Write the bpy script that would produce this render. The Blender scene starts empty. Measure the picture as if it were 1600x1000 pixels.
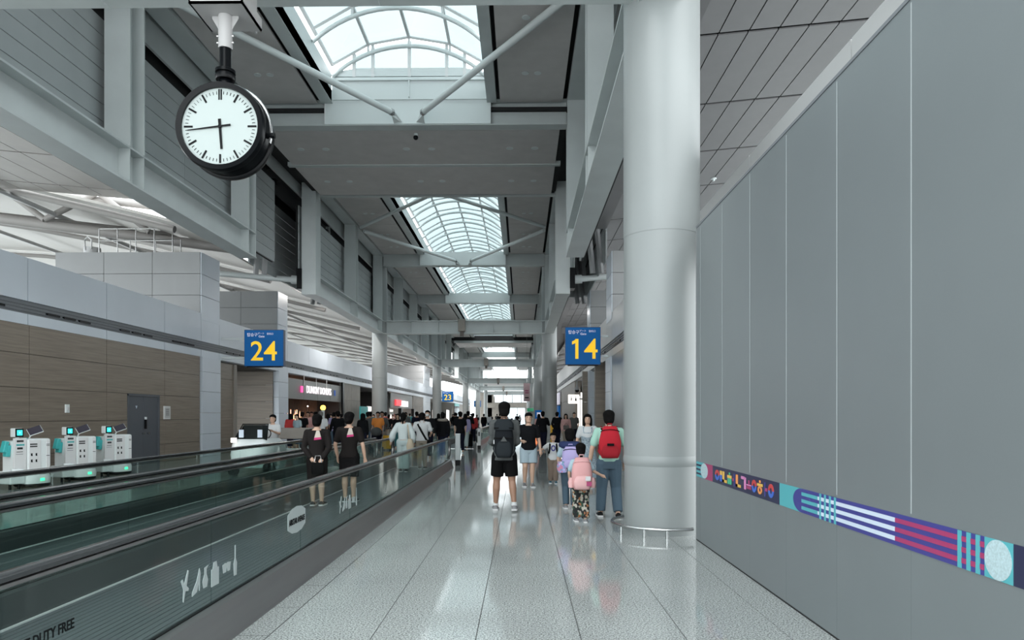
import bpy, bmesh, math, random
from mathutils import Vector, Matrix
random.seed(7)
C = bpy.context.scene.collection
PI = math.pi
# ---------------------------------------------------------------- camera, sky, light, exposure
EYE = 1.55
cd = bpy.data.cameras.new('camera'); cam = bpy.data.objects.new('camera', cd); C.objects.link(cam)
cam.location = (0, 0, EYE); cam.rotation_euler = (PI/2, 0, 0.01364)
cd.sensor_width = 36; cd.lens = 1100/1600*36; cd.shift_y = 149/1600; cd.clip_end = 600; cd.clip_start = .05
bpy.context.scene.camera = cam
sc = bpy.context.scene
sc.view_settings.view_transform = 'Standard'; sc.view_settings.look = 'None'
sc.view_settings.exposure = 0.95; sc.view_settings.gamma = 1; sc.view_settings.use_curve_mapping = False
w = bpy.data.worlds.new('world'); sc.world = w; w.use_nodes = True
nt = w.node_tree; bg = nt.nodes['Background']
tcn = nt.nodes.new('ShaderNodeTexCoord'); ns = nt.nodes.new('ShaderNodeTexNoise'); cr = nt.nodes.new('ShaderNodeValToRGB')
ns.inputs['Scale'].default_value = 3.0; ns.inputs['Detail'].default_value = 5
cr.color_ramp.elements[0].position = .38; cr.color_ramp.elements[0].color = (.80, .89, .92, 1)
cr.color_ramp.elements[1].position = .62; cr.color_ramp.elements[1].color = (.93, .95, .95, 1)
nt.links.new(tcn.outputs['Generated'], ns.inputs['Vector']); nt.links.new(ns.outputs['Fac'], cr.inputs['Fac'])
nt.links.new(cr.outputs['Color'], bg.inputs['Color']); bg.inputs['Strength'].default_value = 2.6

# ---------------------------------------------------------------- helpers
class MB:
    """collects shapes, builds ONE mesh object"""
    def __init__(s): s.v = []; s.f = []; s.m = []; s.mi = 0
    def add(s, vs, fs):
        b = len(s.v); s.v += [tuple(p) for p in vs]; s.f += [tuple(i+b for i in f) for f in fs]; s.m += [s.mi]*len(fs); return s
    def box(s, x0, x1, y0, y1, z0, z1):
        v = [(x, y, z) for z in (z0, z1) for y in (y0, y1) for x in (x0, x1)]
        return s.add(v, [(0,2,3,1),(4,5,7,6),(0,1,5,4),(2,6,7,3),(0,4,6,2),(1,3,7,5)])
    def cbox(s, c, d, R=None):
        v = [Vector((x*d[0]/2, y*d[1]/2, z*d[2]/2)) for z in (-1,1) for y in (-1,1) for x in (-1,1)]
        if R is not None: v = [R @ p for p in v]
        return s.add([p+Vector(c) for p in v], [(0,2,3,1),(4,5,7,6),(0,1,5,4),(2,6,7,3),(0,4,6,2),(1,3,7,5)])
    def prism(s, pts, axis, a0, a1):
        """pts: 2d polygon in the plane perpendicular to axis"""
        def P(p, a): return {'x': (a, p[0], p[1]), 'y': (p[0], a, p[1]), 'z': (p[0], p[1], a)}[axis]
        n = len(pts)
        v = [P(p, a0) for p in pts]+[P(p, a1) for p in pts]
        f = [(i, (i+1) % n, n+(i+1) % n, n+i) for i in range(n)]+[tuple(range(n))[::-1], tuple(range(n, 2*n))]
        return s.add(v, f)
    def tube(s, pts, r, n=10, cap=True, sq=1.0, up=None):
        pts = [Vector(p) for p in pts]; k = len(pts)
        rs = r if isinstance(r, (list, tuple)) else [r]*k
        vs = []; ref = Vector(up) if up else None
        if ref is None:
            t = (pts[-1]-pts[0]); t = t if t.length > 1e-6 else Vector((0,0,1)); t.normalize()
            ref = Vector((0,0,1)) if abs(t.z) < .9 else Vector((0,1,0))
        for i, p in enumerate(pts):
            t = (pts[min(i+1, k-1)]-pts[max(i-1, 0)]).normalized()
            a = t.cross(ref)
            if a.length < 1e-4: a = t.orthogonal()
            a.normalize(); b = a.cross(t).normalized()
            rr = rs[i]; rx, ry = (rr if isinstance(rr, tuple) else (rr, rr*sq))
            for j in range(n):
                an = 2*PI*j/n; vs.append(p+a*math.cos(an)*rx+b*math.sin(an)*ry)
        fs = [(i*n+j, i*n+(j+1) % n, (i+1)*n+(j+1) % n, (i+1)*n+j) for i in range(k-1) for j in range(n)]
        if cap: fs += [tuple(range(n))[::-1], tuple((k-1)*n+j for j in range(n))]
        return s.add(vs, fs)
    def stack(s, secs, n=16, pw=2.0):
        """horizontal (super)elliptic sections (cx, cy, z, rx, ry) joined upward"""
        vs = []
        for cx, cy, z, rx, ry in secs:
            for j in range(n):
                a = 2*PI*j/n; ca, sa = math.cos(a), math.sin(a)
                e = 2/pw
                vs.append((cx+rx*math.copysign(abs(ca)**e, ca), cy+ry*math.copysign(abs(sa)**e, sa), z))
        k = len(secs)
        fs = [(i*n+j, i*n+(j+1) % n, (i+1)*n+(j+1) % n, (i+1)*n+j) for i in range(k-1) for j in range(n)]
        fs += [tuple(range(n))[::-1], tuple((k-1)*n+j for j in range(n))]
        return s.add(vs, fs)
    def ball(s, c, r, n=10, m=7):
        r = r if isinstance(r, (tuple, list)) else (r, r, r)
        secs = [(c[0], c[1], c[2]+r[2]*math.sin(-PI/2+PI*(i+.02)/(m-.96)), r[0]*max(.02, math.cos(-PI/2+PI*(i+.02)/(m-.96))), r[1]*max(.02, math.cos(-PI/2+PI*(i+.02)/(m-.96)))) for i in range(m)]
        return s.stack(secs, n)
    def ibeam(s, axis, a0, a1, c, z0, z1, w=.6, tf=.05, tw=.04):
        for (p0, p1, q0, q1) in ((c-w/2, c+w/2, z0, z0+tf), (c-w/2, c+w/2, z1-tf, z1), (c-tw/2, c+tw/2, z0+tf, z1-tf)):
            if axis == 'x': s.box(a0, a1, p0, p1, q0, q1)
            else: s.box(p0, p1, a0, a1, q0, q1)
        return s
    def mesh(s, name, mats, smooth=None, off=(0,0,0)):
        me = bpy.data.meshes.new(name)
        v = s.v if not any(off) else [(a-off[0], b-off[1], c-off[2]) for a, b, c in s.v]
        me.from_pydata(v, [], s.f)
        for m in (mats if isinstance(mats, (list, tuple)) else [mats]): me.materials.append(m)
        if any(s.m): me.polygons.foreach_set('material_index', s.m)
        if smooth is not None:
            me.polygons.foreach_set('use_smooth', [True]*len(s.f)); me.set_sharp_from_angle(angle=math.radians(smooth))
        me.update(); return me
    def build(s, name, mats, parent=None, smooth=None, bevel=0, **tags):
        off = ROOT.get(parent.name, (0,0,0)) if parent is not None else (0,0,0)
        o = bpy.data.objects.new(name, s.mesh(name, mats, smooth, off)); C.objects.link(o)
        if parent is not None: o.parent = parent; ROOT[o.name] = off
        if bevel:
            b = o.modifiers.new('bevel', 'BEVEL'); b.width = bevel; b.segments = 2; b.limit_method = 'ANGLE'
        for k, x in tags.items():
            if x: o[k] = x
        return o
ROOT = {}
def thing(name, label, category, loc=(0,0,0), rz=0, group=None, kind=None):
    o = bpy.data.objects.new(name, None); C.objects.link(o); o.location = loc; o.rotation_euler = (0, 0, rz); o.empty_display_size = .2
    if rz == 0: ROOT[o.name] = tuple(loc)
    if label: o['label'] = label
    if category: o['category'] = category
    if group: o['group'] = group
    if kind: o['kind'] = kind
    return o
def struct(name, label=None):
    return thing(name, label, None, kind='structure')
def dup_mesh(o, parent, loc=(0,0,0), name=None, rot=None):
    c = bpy.data.objects.new(name or o.name.split('.')[0], o.data); C.objects.link(c); c.parent = parent; c.location = loc
    if rot: c.rotation_euler = rot
    ROOT[c.name] = (0,0,0); return c
def copy_tree(o, parent=None):
    c = o.copy(); C.objects.link(c)
    if parent is not None: c.parent = parent
    for ch in list(o.children): copy_tree(ch, c)
    return c
def text(name, body, size, M, mat, parent=None, depth=.004, bold=0.0, align='CENTER', sx=1.0, shear=0):
    cu = bpy.data.curves.new(name, 'FONT'); cu.body = body; cu.size = size; cu.extrude = depth; cu.offset = bold
    cu.align_x = align; cu.align_y = 'CENTER'; cu.resolution_u = 3; cu.shear = shear
    t = bpy.data.objects.new('tmp', cu); C.objects.link(t)
    dg = bpy.context.evaluated_depsgraph_get(); me = bpy.data.meshes.new_from_object(t.evaluated_get(dg))
    bpy.data.objects.remove(t); me.transform(Matrix.Diagonal((sx, 1, 1, 1))); me.transform(M)
    if parent is not None:
        off = ROOT.get(parent.name, (0,0,0)); me.transform(Matrix.Translation([-a for a in off]))
    me.materials.clear(); me.materials.append(mat)
    o = bpy.data.objects.new(name, me); C.objects.link(o)
    if parent is not None: o.parent = parent; ROOT[o.name] = off
    return o
def frame(o, ax, ay):
    ax = Vector(ax); ay = Vector(ay); az = ax.cross(ay); o = Vector(o)
    return Matrix(((ax.x, ay.x, az.x, o.x), (ax.y, ay.y, az.y, o.y), (ax.z, ay.z, az.z, o.z), (0,0,0,1)))

# ---------------------------------------------------------------- materials
def mat(name, col, rough=.5, metal=0, noise=None, bump=0, bscale=60, spec=None, emit=None, es=0, coat=0):
    m = bpy.data.materials.new(name); m.use_nodes = True; t = m.node_tree; b = t.nodes['Principled BSDF']
    b.inputs['Base Color'].default_value = (*col, 1); b.inputs['Roughness'].default_value = rough; b.inputs['Metallic'].default_value = metal
    if spec is not None: b.inputs['Specular IOR Level'].default_value = spec
    if coat: b.inputs['Coat Weight'].default_value = coat; b.inputs['Coat Roughness'].default_value = .06
    if emit: b.inputs['Emission Color'].default_value = (*emit, 1); b.inputs['Emission Strength'].default_value = es
    if noise:
        sc_, amt = noise[0], noise[1]; st = noise[2] if len(noise) > 2 else (1,1,1)
        tc = t.nodes.new('ShaderNodeTexCoord'); mp = t.nodes.new('ShaderNodeMapping'); mp.inputs['Scale'].default_value = st
        n = t.nodes.new('ShaderNodeTexNoise'); n.inputs['Scale'].default_value = sc_; n.inputs['Detail'].default_value = 4
        r = t.nodes.new('ShaderNodeValToRGB')
        r.color_ramp.elements[0].position = .3; r.color_ramp.elements[1].position = .7
        r.color_ramp.elements[0].color = (*[c*(1-amt) for c in col], 1); r.color_ramp.elements[1].color = (*[min(1, c*(1+amt)) for c in col], 1)
        t.links.new(tc.outputs['Object'], mp.inputs['Vector']); t.links.new(mp.outputs['Vector'], n.inputs['Vector']); t.links.new(n.outputs['Fac'], r.inputs['Fac']); t.links.new(r.outputs['Color'], b.inputs['Base Color'])
    if bump:
        n2 = t.nodes.new('ShaderNodeTexNoise'); n2.inputs['Scale'].default_value = bscale; bm = t.nodes.new('ShaderNodeBump'); bm.inputs['Strength'].default_value = bump; bm.inputs['Distance'].default_value = .01
        t.links.new(n2.outputs['Fac'], bm.inputs['Height']); t.links.new(bm.outputs['Normal'], b.inputs['Normal'])
    return m
def glass_mat(name, tint, refl=.08, rough=.02, k=.5):
    m = bpy.data.materials.new(name); m.use_nodes = True; t = m.node_tree; t.nodes.clear()
    o = t.nodes.new('ShaderNodeOutputMaterial'); tr = t.nodes.new('ShaderNodeBsdfTransparent'); gl = t.nodes.new('ShaderNodeBsdfGlossy'); mx = t.nodes.new('ShaderNodeMixShader')
    tr.inputs['Color'].default_value = (*tint, 1); gl.inputs['Roughness'].default_value = rough; gl.inputs['Color'].default_value = (.9, .95, .95, 1)
    fr = t.nodes.new('ShaderNodeLayerWeight'); fr.inputs['Blend'].default_value = .5
    pw = t.nodes.new('ShaderNodeMath'); pw.operation = 'POWER'; pw.inputs[1].default_value = 5; t.links.new(fr.outputs['Facing'], pw.inputs[0])
    ad = t.nodes.new('ShaderNodeMath'); ad.operation = 'MULTIPLY_ADD'; ad.inputs[1].default_value = k; ad.inputs[2].default_value = refl; ad.use_clamp = True
    t.links.new(pw.outputs[0], ad.inputs[0]); t.links.new(ad.outputs[0], mx.inputs['Fac']); t.links.new(tr.outputs[0], mx.inputs[1]); t.links.new(gl.outputs[0], mx.inputs[2]); t.links.new(mx.outputs[0], o.inputs['Surface'])
    return m
M = {}
M['steel'] = mat('painted_steel', (.50, .535, .535), .42, noise=(1.2, .05))
M['steel_lt'] = mat('painted_steel_light', (.64, .68, .68), .4)
M['column'] = mat('column_paint', (.255, .272, .272), .4, noise=(.8, .04))
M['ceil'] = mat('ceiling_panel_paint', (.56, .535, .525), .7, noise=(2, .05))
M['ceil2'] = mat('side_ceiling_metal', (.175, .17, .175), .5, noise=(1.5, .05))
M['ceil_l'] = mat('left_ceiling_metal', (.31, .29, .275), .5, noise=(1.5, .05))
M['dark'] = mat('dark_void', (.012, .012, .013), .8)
M['siding'] = mat('siding_paint', (.36, .385, .39), .5, noise=(.9, .06))
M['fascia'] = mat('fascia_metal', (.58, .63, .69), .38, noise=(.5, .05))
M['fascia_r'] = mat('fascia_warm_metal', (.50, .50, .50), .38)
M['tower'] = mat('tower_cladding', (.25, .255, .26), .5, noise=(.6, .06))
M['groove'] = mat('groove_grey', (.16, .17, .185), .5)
M['hoard'] = mat('hoarding_panel', (.225, .25, .26), .34, .35, noise=(.35, .10), bump=.03, bscale=250)
M['seam'] = mat('seam_sealant', (.36, .39, .40), .5)
M['chrome'] = mat('brushed_steel', (.55, .55, .55), .25, 1, noise=(6, .08, (1, .1, 1)))
M['steelskirt'] = mat('walkway_steel', (.33, .33, .33), .34, .8, noise=(5, .12, (1, .06, 1)))
M['innerskirt'] = mat('walkway_inner_skirt', (.045, .05, .052), .4, .3)
M['rail'] = mat('handrail_rubber', (.035, .037, .04), .22, coat=.4)
M['railcap'] = mat('handrail_steel_cap', (.33, .31, .31), .28, .9)
M['belt'] = mat('walkway_belt', (.11, .12, .13), .45, .3)
M['black'] = mat('black_enamel', (.0025, .003, .004), .3, spec=.15)
M['clockwhite'] = mat('clock_pole_paint', (.40, .39, .39), .45)
M['dial'] = mat('clock_dial', (.40, .45, .44), .6)
M['white'] = mat('white_plastic', (.72, .76, .76), .35)
M['white2'] = mat('white_paint', (.68, .68, .68), .4)
M['teal'] = mat('teal_plastic', (.05, .42, .42), .4)
M['navy'] = mat('navy_print', (.02, .022, .06), .45)
M['indigo'] = mat('indigo_print', (.045, .045, .22), .45)
M['tealp'] = mat('teal_print', (.08, .36, .40), .45)
M['magenta'] = mat('magenta_print', (.33, .035, .12), .45)
M['whitep'] = mat('pale_print', (.55, .62, .72), .45)
M['palec'] = mat('pale_speckled_print', (.40, .52, .55), .5, noise=(90, .15))
M['red'] = mat('red_print', (.5, .05, .05), .5); M['blue'] = mat('blue_print', (.05, .13, .5), .5)
M['yellow'] = mat('yellow_print', (.7, .42, .08), .5); M['orange'] = mat('orange_print', (.75, .28, .08), .5)
M['green'] = mat('green_print', (.06, .42, .22), .5); M['pink'] = mat('pink_print', (.62, .22, .45), .5)
M['signblue'] = mat('sign_blue', (.004, .06, .20), .6, spec=.2, emit=(.008, .12, .36), es=.2)
M['signedge'] = mat('sign_edge', (.02, .04, .10), .4)
M['signyel'] = mat('sign_yellow', (.70, .44, .015), .5, emit=(1, .62, .02), es=.3)
M['signwhite'] = mat('sign_white', (.45, .45, .55), .4, emit=(.9, .88, 1), es=.2)
M['door'] = mat('door_grey', (.085, .095, .11), .45)
M['glass'] = glass_mat('balustrade_glass', (.81, .875, .855), .035, k=.35)
M['shopglass'] = glass_mat('shop_glass', (.7, .78, .78), .08)
M['skyglass'] = glass_mat('skylight_glass', (.465, .505, .51), .02, k=.1)
M['winglass'] = glass_mat('window_glass', (.62, .66, .68), .02)
M['screen'] = mat('teal_screen', (.02, .3, .3), .2, emit=(.05, .75, .72), es=.8)
M['screen_d'] = mat('dark_screen', (.05, .045, .06), .12)
M['ledgreen'] = mat('green_led', (.05, .8, .3), .4, emit=(.05, 1, .35), es=1.3)
M['warmlamp'] = mat('warm_lamp', (1, .5, .25), .4, emit=(1, .42, .20), es=5)
M['yellamp'] = mat('yellow_globe', (1, .6, .1), .4, emit=(1, .55, .06), es=2.5)
M['whitelamp'] = mat('lit_panel', (.6, .6, .6), .4, emit=(1, .94, .88), es=.9)
M['signlit'] = mat('lit_letters', (.6, .6, .6), .4, emit=(1, .9, .95), es=.42)
M['pinklit'] = mat('lit_pink', (.5, .04, .2), .4, emit=(1, .08, .35), es=.6)
M['redlit'] = mat('lit_red', (.5, .02, .02), .4, emit=(1, .06, .08), es=.6)
M['orangelit'] = mat('lit_orange', (1, .3, .1), .4, emit=(1, .22, .06), es=.7)
M['slat'] = mat('dark_wood_slat', (.10, .085, .075), .5)
M['stone'] = mat('taupe_stone', (.24, .215, .19), .5, noise=(1.5, .12))
M['shopdark'] = mat('shop_interior_dark', (.05, .045, .045), .6)
M['shopmid'] = mat('shop_fascia_grey', (.18, .185, .18), .4)
M['shoplt'] = mat('shop_interior_light', (.5, .48, .46), .5)
M['decal'] = mat('glass_decal', (.45, .50, .50), .5)
M['decaldark'] = mat('dark_decal', (.008, .009, .01), .7, spec=.1)
M['banner'] = mat('pink_banner', (.52, .36, .38), .6, noise=(4, .15))
M['yplastic'] = mat('yellow_plastic', (.75, .42, .03), .4)
def wood_mat():
    m = mat('wood_laminate', (.18, .14, .105), .42); t = m.node_tree; b = t.nodes['Principled BSDF']
    tc = t.nodes.new('ShaderNodeTexCoord'); mp = t.nodes.new('ShaderNodeMapping'); mp.inputs['Scale'].default_value = (.25, .25, 7)
    n = t.nodes.new('ShaderNodeTexNoise'); n.inputs['Scale'].default_value = 3; n.inputs['Detail'].default_value = 8; n.inputs['Roughness'].default_value = .6
    r = t.nodes.new('ShaderNodeValToRGB'); e = r.color_ramp.elements
    e[0].position = .3; e[0].color = (.17, .137, .108, 1); e[1].position = .75; e[1].color = (.27, .225, .18, 1)
    oi = t.nodes.new('ShaderNodeObjectInfo'); av = t.nodes.new('ShaderNodeVectorMath'); av.operation = 'ADD'
    t.links.new(tc.outputs['Object'], av.inputs[0]); t.links.new(oi.outputs['Location'], av.inputs[1]); t.links.new(av.outputs[0], mp.inputs['Vector'])
    t.links.new(mp.outputs['Vector'], n.inputs['Vector']); t.links.new(n.outputs['Fac'], r.inputs['Fac']); t.links.new(r.outputs['Color'], b.inputs['Base Color']); return m
M['wood'] = wood_mat()
def granite(name, joints):
    m = mat(name, (.45, .47, .46), .07, coat=0); t = m.node_tree; b = t.nodes['Principled BSDF']
    geo = t.nodes.new('ShaderNodeNewGeometry')
    n = t.nodes.new('ShaderNodeTexNoise'); n.inputs['Scale'].default_value = 75; n.inputs['Detail'].default_value = 3; n.inputs['Roughness'].default_value = .7
    r = t.nodes.new('ShaderNodeValToRGB'); e = r.color_ramp.elements; e[0].position = .40; e[0].color = (.16, .165, .17, 1); e[1].position = .57; e[1].color = (.58, .61, .60, 1)
    n2 = t.nodes.new('ShaderNodeTexNoise'); n2.inputs['Scale'].default_value = 1.1
    mx = t.nodes.new('ShaderNodeMix'); mx.data_type = 'RGBA'; mx.blend_type = 'MULTIPLY'; mx.inputs['Factor'].default_value = 1
    r2 = t.nodes.new('ShaderNodeValToRGB'); r2.color_ramp.elements[0].color = (.84, .84, .84, 1); r2.color_ramp.elements[1].color = (1.08, 1.08, 1.06, 1)
    L = t.links.new
    L(geo.outputs['Position'], n.inputs['Vector']); L(n.outputs['Fac'], r.inputs['Fac']); L(geo.outputs['Position'], n2.inputs['Vector']); L(n2.outputs['Fac'], r2.inputs['Fac'])
    L(r.outputs['Color'], mx.inputs['A']); L(r2.outputs['Color'], mx.inputs['B'])
    out = mx.outputs['Result']
    if joints:
        sp = t.nodes.new('ShaderNodeSeparateXYZ'); L(geo.outputs['Position'], sp.inputs[0])
        ms = []
        for ax, o0, wd in (('X', -.318, .006), ('Y', .55, .004)):
            a = t.nodes.new('ShaderNodeMath'); a.operation = 'SUBTRACT'; L(sp.outputs[ax], a.inputs[0]); a.inputs[1].default_value = o0
            md = t.nodes.new('ShaderNodeMath'); md.operation = 'PINGPONG'; L(a.outputs[0], md.inputs[0]); md.inputs[1].default_value = .365
            lt = t.nodes.new('ShaderNodeMath'); lt.operation = 'LESS_THAN'; L(md.outputs[0], lt.inputs[0]); lt.inputs[1].default_value = wd; ms.append(lt)
        mm = t.nodes.new('ShaderNodeMath'); mm.operation = 'MAXIMUM'; L(ms[0].outputs[0], mm.inputs[0]); L(ms[1].outputs[0], mm.inputs[1])
        m3 = t.nodes.new('ShaderNodeMix'); m3.data_type = 'RGBA'; L(mm.outputs[0], m3.inputs['Factor']); L(out, m3.inputs['A']); m3.inputs['B'].default_value = (.12, .12, .12, 1); out = m3.outputs['Result']
    L(out, b.inputs['Base Color'])
    return m
M['granite'] = granite('polished_granite', False); M['granite_far'] = granite('polished_granite_field', True)
M['grout'] = mat('floor_joint', (.07, .07, .07), .6)
# ================================================================ floor
fl = struct('floor')
MB().box(-60, 45, -14, 262, -.30, -.012).build('base_slab', M['granite_far'], fl)
# field of polished granite beyond and beside the tiles laid one by one (a ring around them)
TX0, TX1, TY0, TY1 = -.318-.73*2, -.318+.73*3+.73, .55+.73*1, .55+.73*31
ff = MB()
for b in ((-60, TX0, -14, 262), (TX1, 45, -14, 262), (TX0, TX1, -14, TY0), (TX0, TX1, TY1, 262)): ff.box(*b, -.012, 0)
ff.build('tile_field', M['granite_far'], fl, kind='stuff')
MB().box(TX0, TX1, TY0, TY1, -.0119, -.004).build('joint_bed', M['grout'], fl)
tm = None
for i in range(6):
    for j in range(30):
        x, y = TX0+.73*i, TY0+.73*j
        if tm is None:
            tm = MB().box(.0035, .7265, .0012, .7288, -.012, 0).build('floor_tile', M['granite'], fl); tm.location = (x, y, 0)
        else: dup_mesh(tm, fl, (x, y, 0))

# ================================================================ upper structure of the concourse
XL0, XL1, XR0, XR1 = -9.65, -9.05, 1.51, 2.11       # girder outer/inner faces
ZB0, ZB1, ZT0, ZT1 = EYE+5.36, EYE+6.22, EYE+9.95, EYE+10.5
def ws(o, off=(0,0,0)): return o
side_words = {'L': 'left', 'R': 'right'}
def girder(side, y0, y1, posts, label):
    xa, xb = (XL0, XL1) if side == 'L' else (XR0, XR1); c = (xa+xb)/2
    g = thing('vierendeel_girder', label, 'girder', (c, (y0+y1)/2, ZB0), group=None)
    MB().ibeam('y', y0, y1, c, ZB0, ZB1, .6, .045, .05).build('bottom_chord', M['steel'], g)
    MB().box(xa, xb, y0, y1, ZT0+.45, ZT1+.1).build('top_chord', M['steel'], g)
    for p in posts:
        q = MB(); q.box(xa, xb, p, p+.045, ZB1-.02, ZT0+.5); q.box(xa, xb, p+.60, p+.645, ZB1-.02, ZT0+.5); q.box(c-.03, c+.03, p+.045, p+.60, ZB1-.02, ZT0+.5)
        q.build('post', M['steel'], g)
        for pp in (p+.004, p+.61): MB().box(xa+.01, xb-.01, pp, pp+.03, ZB0+.045, ZB1-.045).build('stiffener', M['steel'], g)
    return g
G1 = [1.9, 9.1, 16.15, 23.25]; G2 = [30.85, 38.2, 45.6, 53.0, 60.4, 67.8, 75.2, 82.6, 90.0]
for sd in 'LR':
    wd = side_words[sd]
    girder(sd, -6, 23.92, G1, f'nearest pale steel girder overhead on the {wd}, ending short of the gap')
    g2 = girder(sd, 30.85, 95, G2, f'long pale steel girder overhead on the {wd} beyond the ceiling gap')
    girder(sd, 101, 166, [101+8*i for i in range(9)], f'far pale steel girder deep in the hall on the {wd}')
    xa, xb = (XL0, XL1) if sd == 'L' else (XR0, XR1)
    MB().box(xa-.01, xb+.01, 30.8, 31.55, ZB0-.04, ZT1).build('end_post', M['steel'], g2)   # box post closing the girder

# siding walls above the bottom chords: each board a piece
def siding(name, x, out, segs, far):
    wl = struct(name)
    xg = x+out*1.04
    for k in range(8): MB().box(xg-.03, xg+.03, 27.95, 36.5, EYE+6.108+.4*k, EYE+6.492+.4*k).build('gap_board', M['siding'], wl)
    rng = ((-6, 25.2, x+out*.1, -11.1), (25.2, 27.9, x+out*.1, -12.8), (27.9, 36.5, xg, -12.8), (36.5, 166, x+out*.1, -12.8)) if out < 0 else ((-6, 27.9, x+out*.1, 3.36), (36.5, 60, x+out*.1, 3.36), (60, 166, x+out*.1, 5.3))
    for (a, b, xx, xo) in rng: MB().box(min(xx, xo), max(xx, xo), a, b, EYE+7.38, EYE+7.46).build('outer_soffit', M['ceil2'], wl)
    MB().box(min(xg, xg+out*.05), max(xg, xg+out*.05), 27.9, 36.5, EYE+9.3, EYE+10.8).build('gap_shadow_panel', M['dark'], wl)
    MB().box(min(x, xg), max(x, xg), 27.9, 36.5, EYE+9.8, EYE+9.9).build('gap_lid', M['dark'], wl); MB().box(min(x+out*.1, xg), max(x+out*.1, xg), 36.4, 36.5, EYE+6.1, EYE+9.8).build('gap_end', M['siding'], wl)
    me = {}
    for (a, b) in segs:
        L = round(b-a, 3)
        for k in range(8):
            z0 = EYE+6.1+.4*k
            if L not in me:
                me[L] = MB().box(-.03, .03, .006, L-.006, .008, .392).build('siding_board', M['siding'], wl)
                me[L].location = (x, a, z0)
            else: dup_mesh(me[L], wl, (x, a, z0))
    bk = MB()
    for (a, b) in [(-6, 27.9), (31.0, 95), (101, 166)]:
        bk.box(x+out*.05, x+out*.12, a, b, EYE+6.1, EYE+9.3)
    bk.build('backing', M['dark'], wl)
    fb = MB()
    for (a, b) in far:
        for k in range(8): fb.box(x-.03, x+.03, a, b, EYE+6.108+.4*k, EYE+6.492+.4*k)
    fb.build('far_boards', M['siding'], wl, kind='stuff')
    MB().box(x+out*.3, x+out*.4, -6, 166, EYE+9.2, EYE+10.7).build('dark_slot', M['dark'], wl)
    MB().box(x-.04, x+.04, -6, 166, EYE+9.74, EYE+10.9).build('upper_fascia', M['steel'], wl)
    return wl
segs = [(6, 13), (13, 20.4), (20.4, 27.9), (31.0, 38.4), (38.4, 45.8), (45.8, 53.2), (53.2, 60.6)]
siding('wall_left_upper', -9.86, -1, segs, [(-6, 6), (60.6, 95), (101, 166)])
siding('wall_right_upper', 2.32, 1, segs, [(-6, 6), (60.6, 95), (101, 166)])

# ================================================================ ceiling
cl = struct('ceiling')
ZC = EYE+10.5; ZC2 = EYE+9.74
def strips(y0, y1, first):
    n = max(1, round((y1-y0)/7.4)); d = (y1-y0)/n
    for i in range(n):
        for (xa, xb) in ((-9.0, -6.86), (-.72, 1.37)):
            MB().box(xa, xb, y0+i*d+.02, y0+(i+1)*d-.02, ZC, ZC+.06).build('ceiling_panel', M['ceil'], cl)
            if y0+i*d < 60:
                for dy in (.30, .72):
                    for dx in (.40, .58):
                        q = MB(); cx = xa+(xb-xa)*dx; cy = y0+(i+dy)*d
                        q.tube([(cx, cy, ZC-.012), (cx, cy, ZC+.01)], .11, 14); q.build('downlight', M['steel_lt'], cl)
strips(2, 23.62, 1); strips(31.38, 45.8, 0); strips(46.2, 61.2, 0); strips(61.6, 94.4, 0); strips(101.6, 165, 0)
roof = MB()
for (a, b) in ((-6, 24.1), (31, 94.6), (101, 166)):
    roof.box(-10.6, -6.36, a, b, ZC+.30, ZC+.4); roof.box(-1.14, 3.2, a, b, ZC+.30, ZC+.4)
for yy in (24.02, 31.2, 94.35, 101.2): roof.box(-10.6, 3.2, yy, yy+.05, ZC2+.3, ZC+.35)
roof.box(-10.6, 3.2, 23.6, 31.6, ZC2+.5, ZC2+.6); roof.box(-10.6, 3.2, 94.6, 101.4, ZC2+.5, ZC2+.6)
roof.build('roof_deck', M['dark'], cl)
eb = MB()
for (a, b) in ((-6, 23.6), (31.4, 94.6), (101.6, 165)):
    eb.box(-6.72, -6.34, a, b, ZC-.03, ZC+.34); eb.box(-1.16, -.84, a, b, ZC-.03, ZC+.34)
eb.build('skylight_edge_beam', M['steel'], cl)
for (y0, y1) in ((24.05, 27.3), (27.45, 31.0), (95.0, 97.9), (98.1, 101.0)):
    MB().box(-8.9, 1.30, y0, y1, ZC2, ZC2+.08).build('gap_ceiling_panel', M['ceil'], cl)
    for dx in (.08, .17, .46, .55, .83, .92):
        cx = -8.9+10.2*dx; q = MB(); q.tube([(cx, (y0+y1)/2, ZC2-.012), (cx, (y0+y1)/2, ZC2+.01)], .13, 14); q.build('downlight', M['steel_lt'], cl)
for yy in (27.36, 97.98):
    MB().box(-9.1, 1.5, yy-.10, yy+.12, ZC2-.03, ZC2+.2).build('joint_cover', M['steel'], cl)
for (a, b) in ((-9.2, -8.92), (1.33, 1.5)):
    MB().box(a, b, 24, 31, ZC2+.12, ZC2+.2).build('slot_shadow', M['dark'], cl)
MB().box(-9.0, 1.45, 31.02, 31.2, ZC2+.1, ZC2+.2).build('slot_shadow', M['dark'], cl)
for y in (31.22, 94.4):
    MB().box(-9.05, 1.51, y, y+.2, ZC2+.0, ZC+.1).build('end_beam', M['steel'], cl)
# small security camera under the panel behind the roof beam
q = thing('dome_camera', 'small dark dome camera hanging under the first roof beam', 'camera', (-3.66, 24.3, ZC2))
MB().tube([(-3.66, 24.3, ZC2), (-3.66, 24.3, ZC2-.08)], .07, 12).build('mount', M['steel_lt'], q)
MB().ball((-3.66, 24.3, ZC2-.13), .09).build('dome', M['black'], q, smooth=40)

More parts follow.
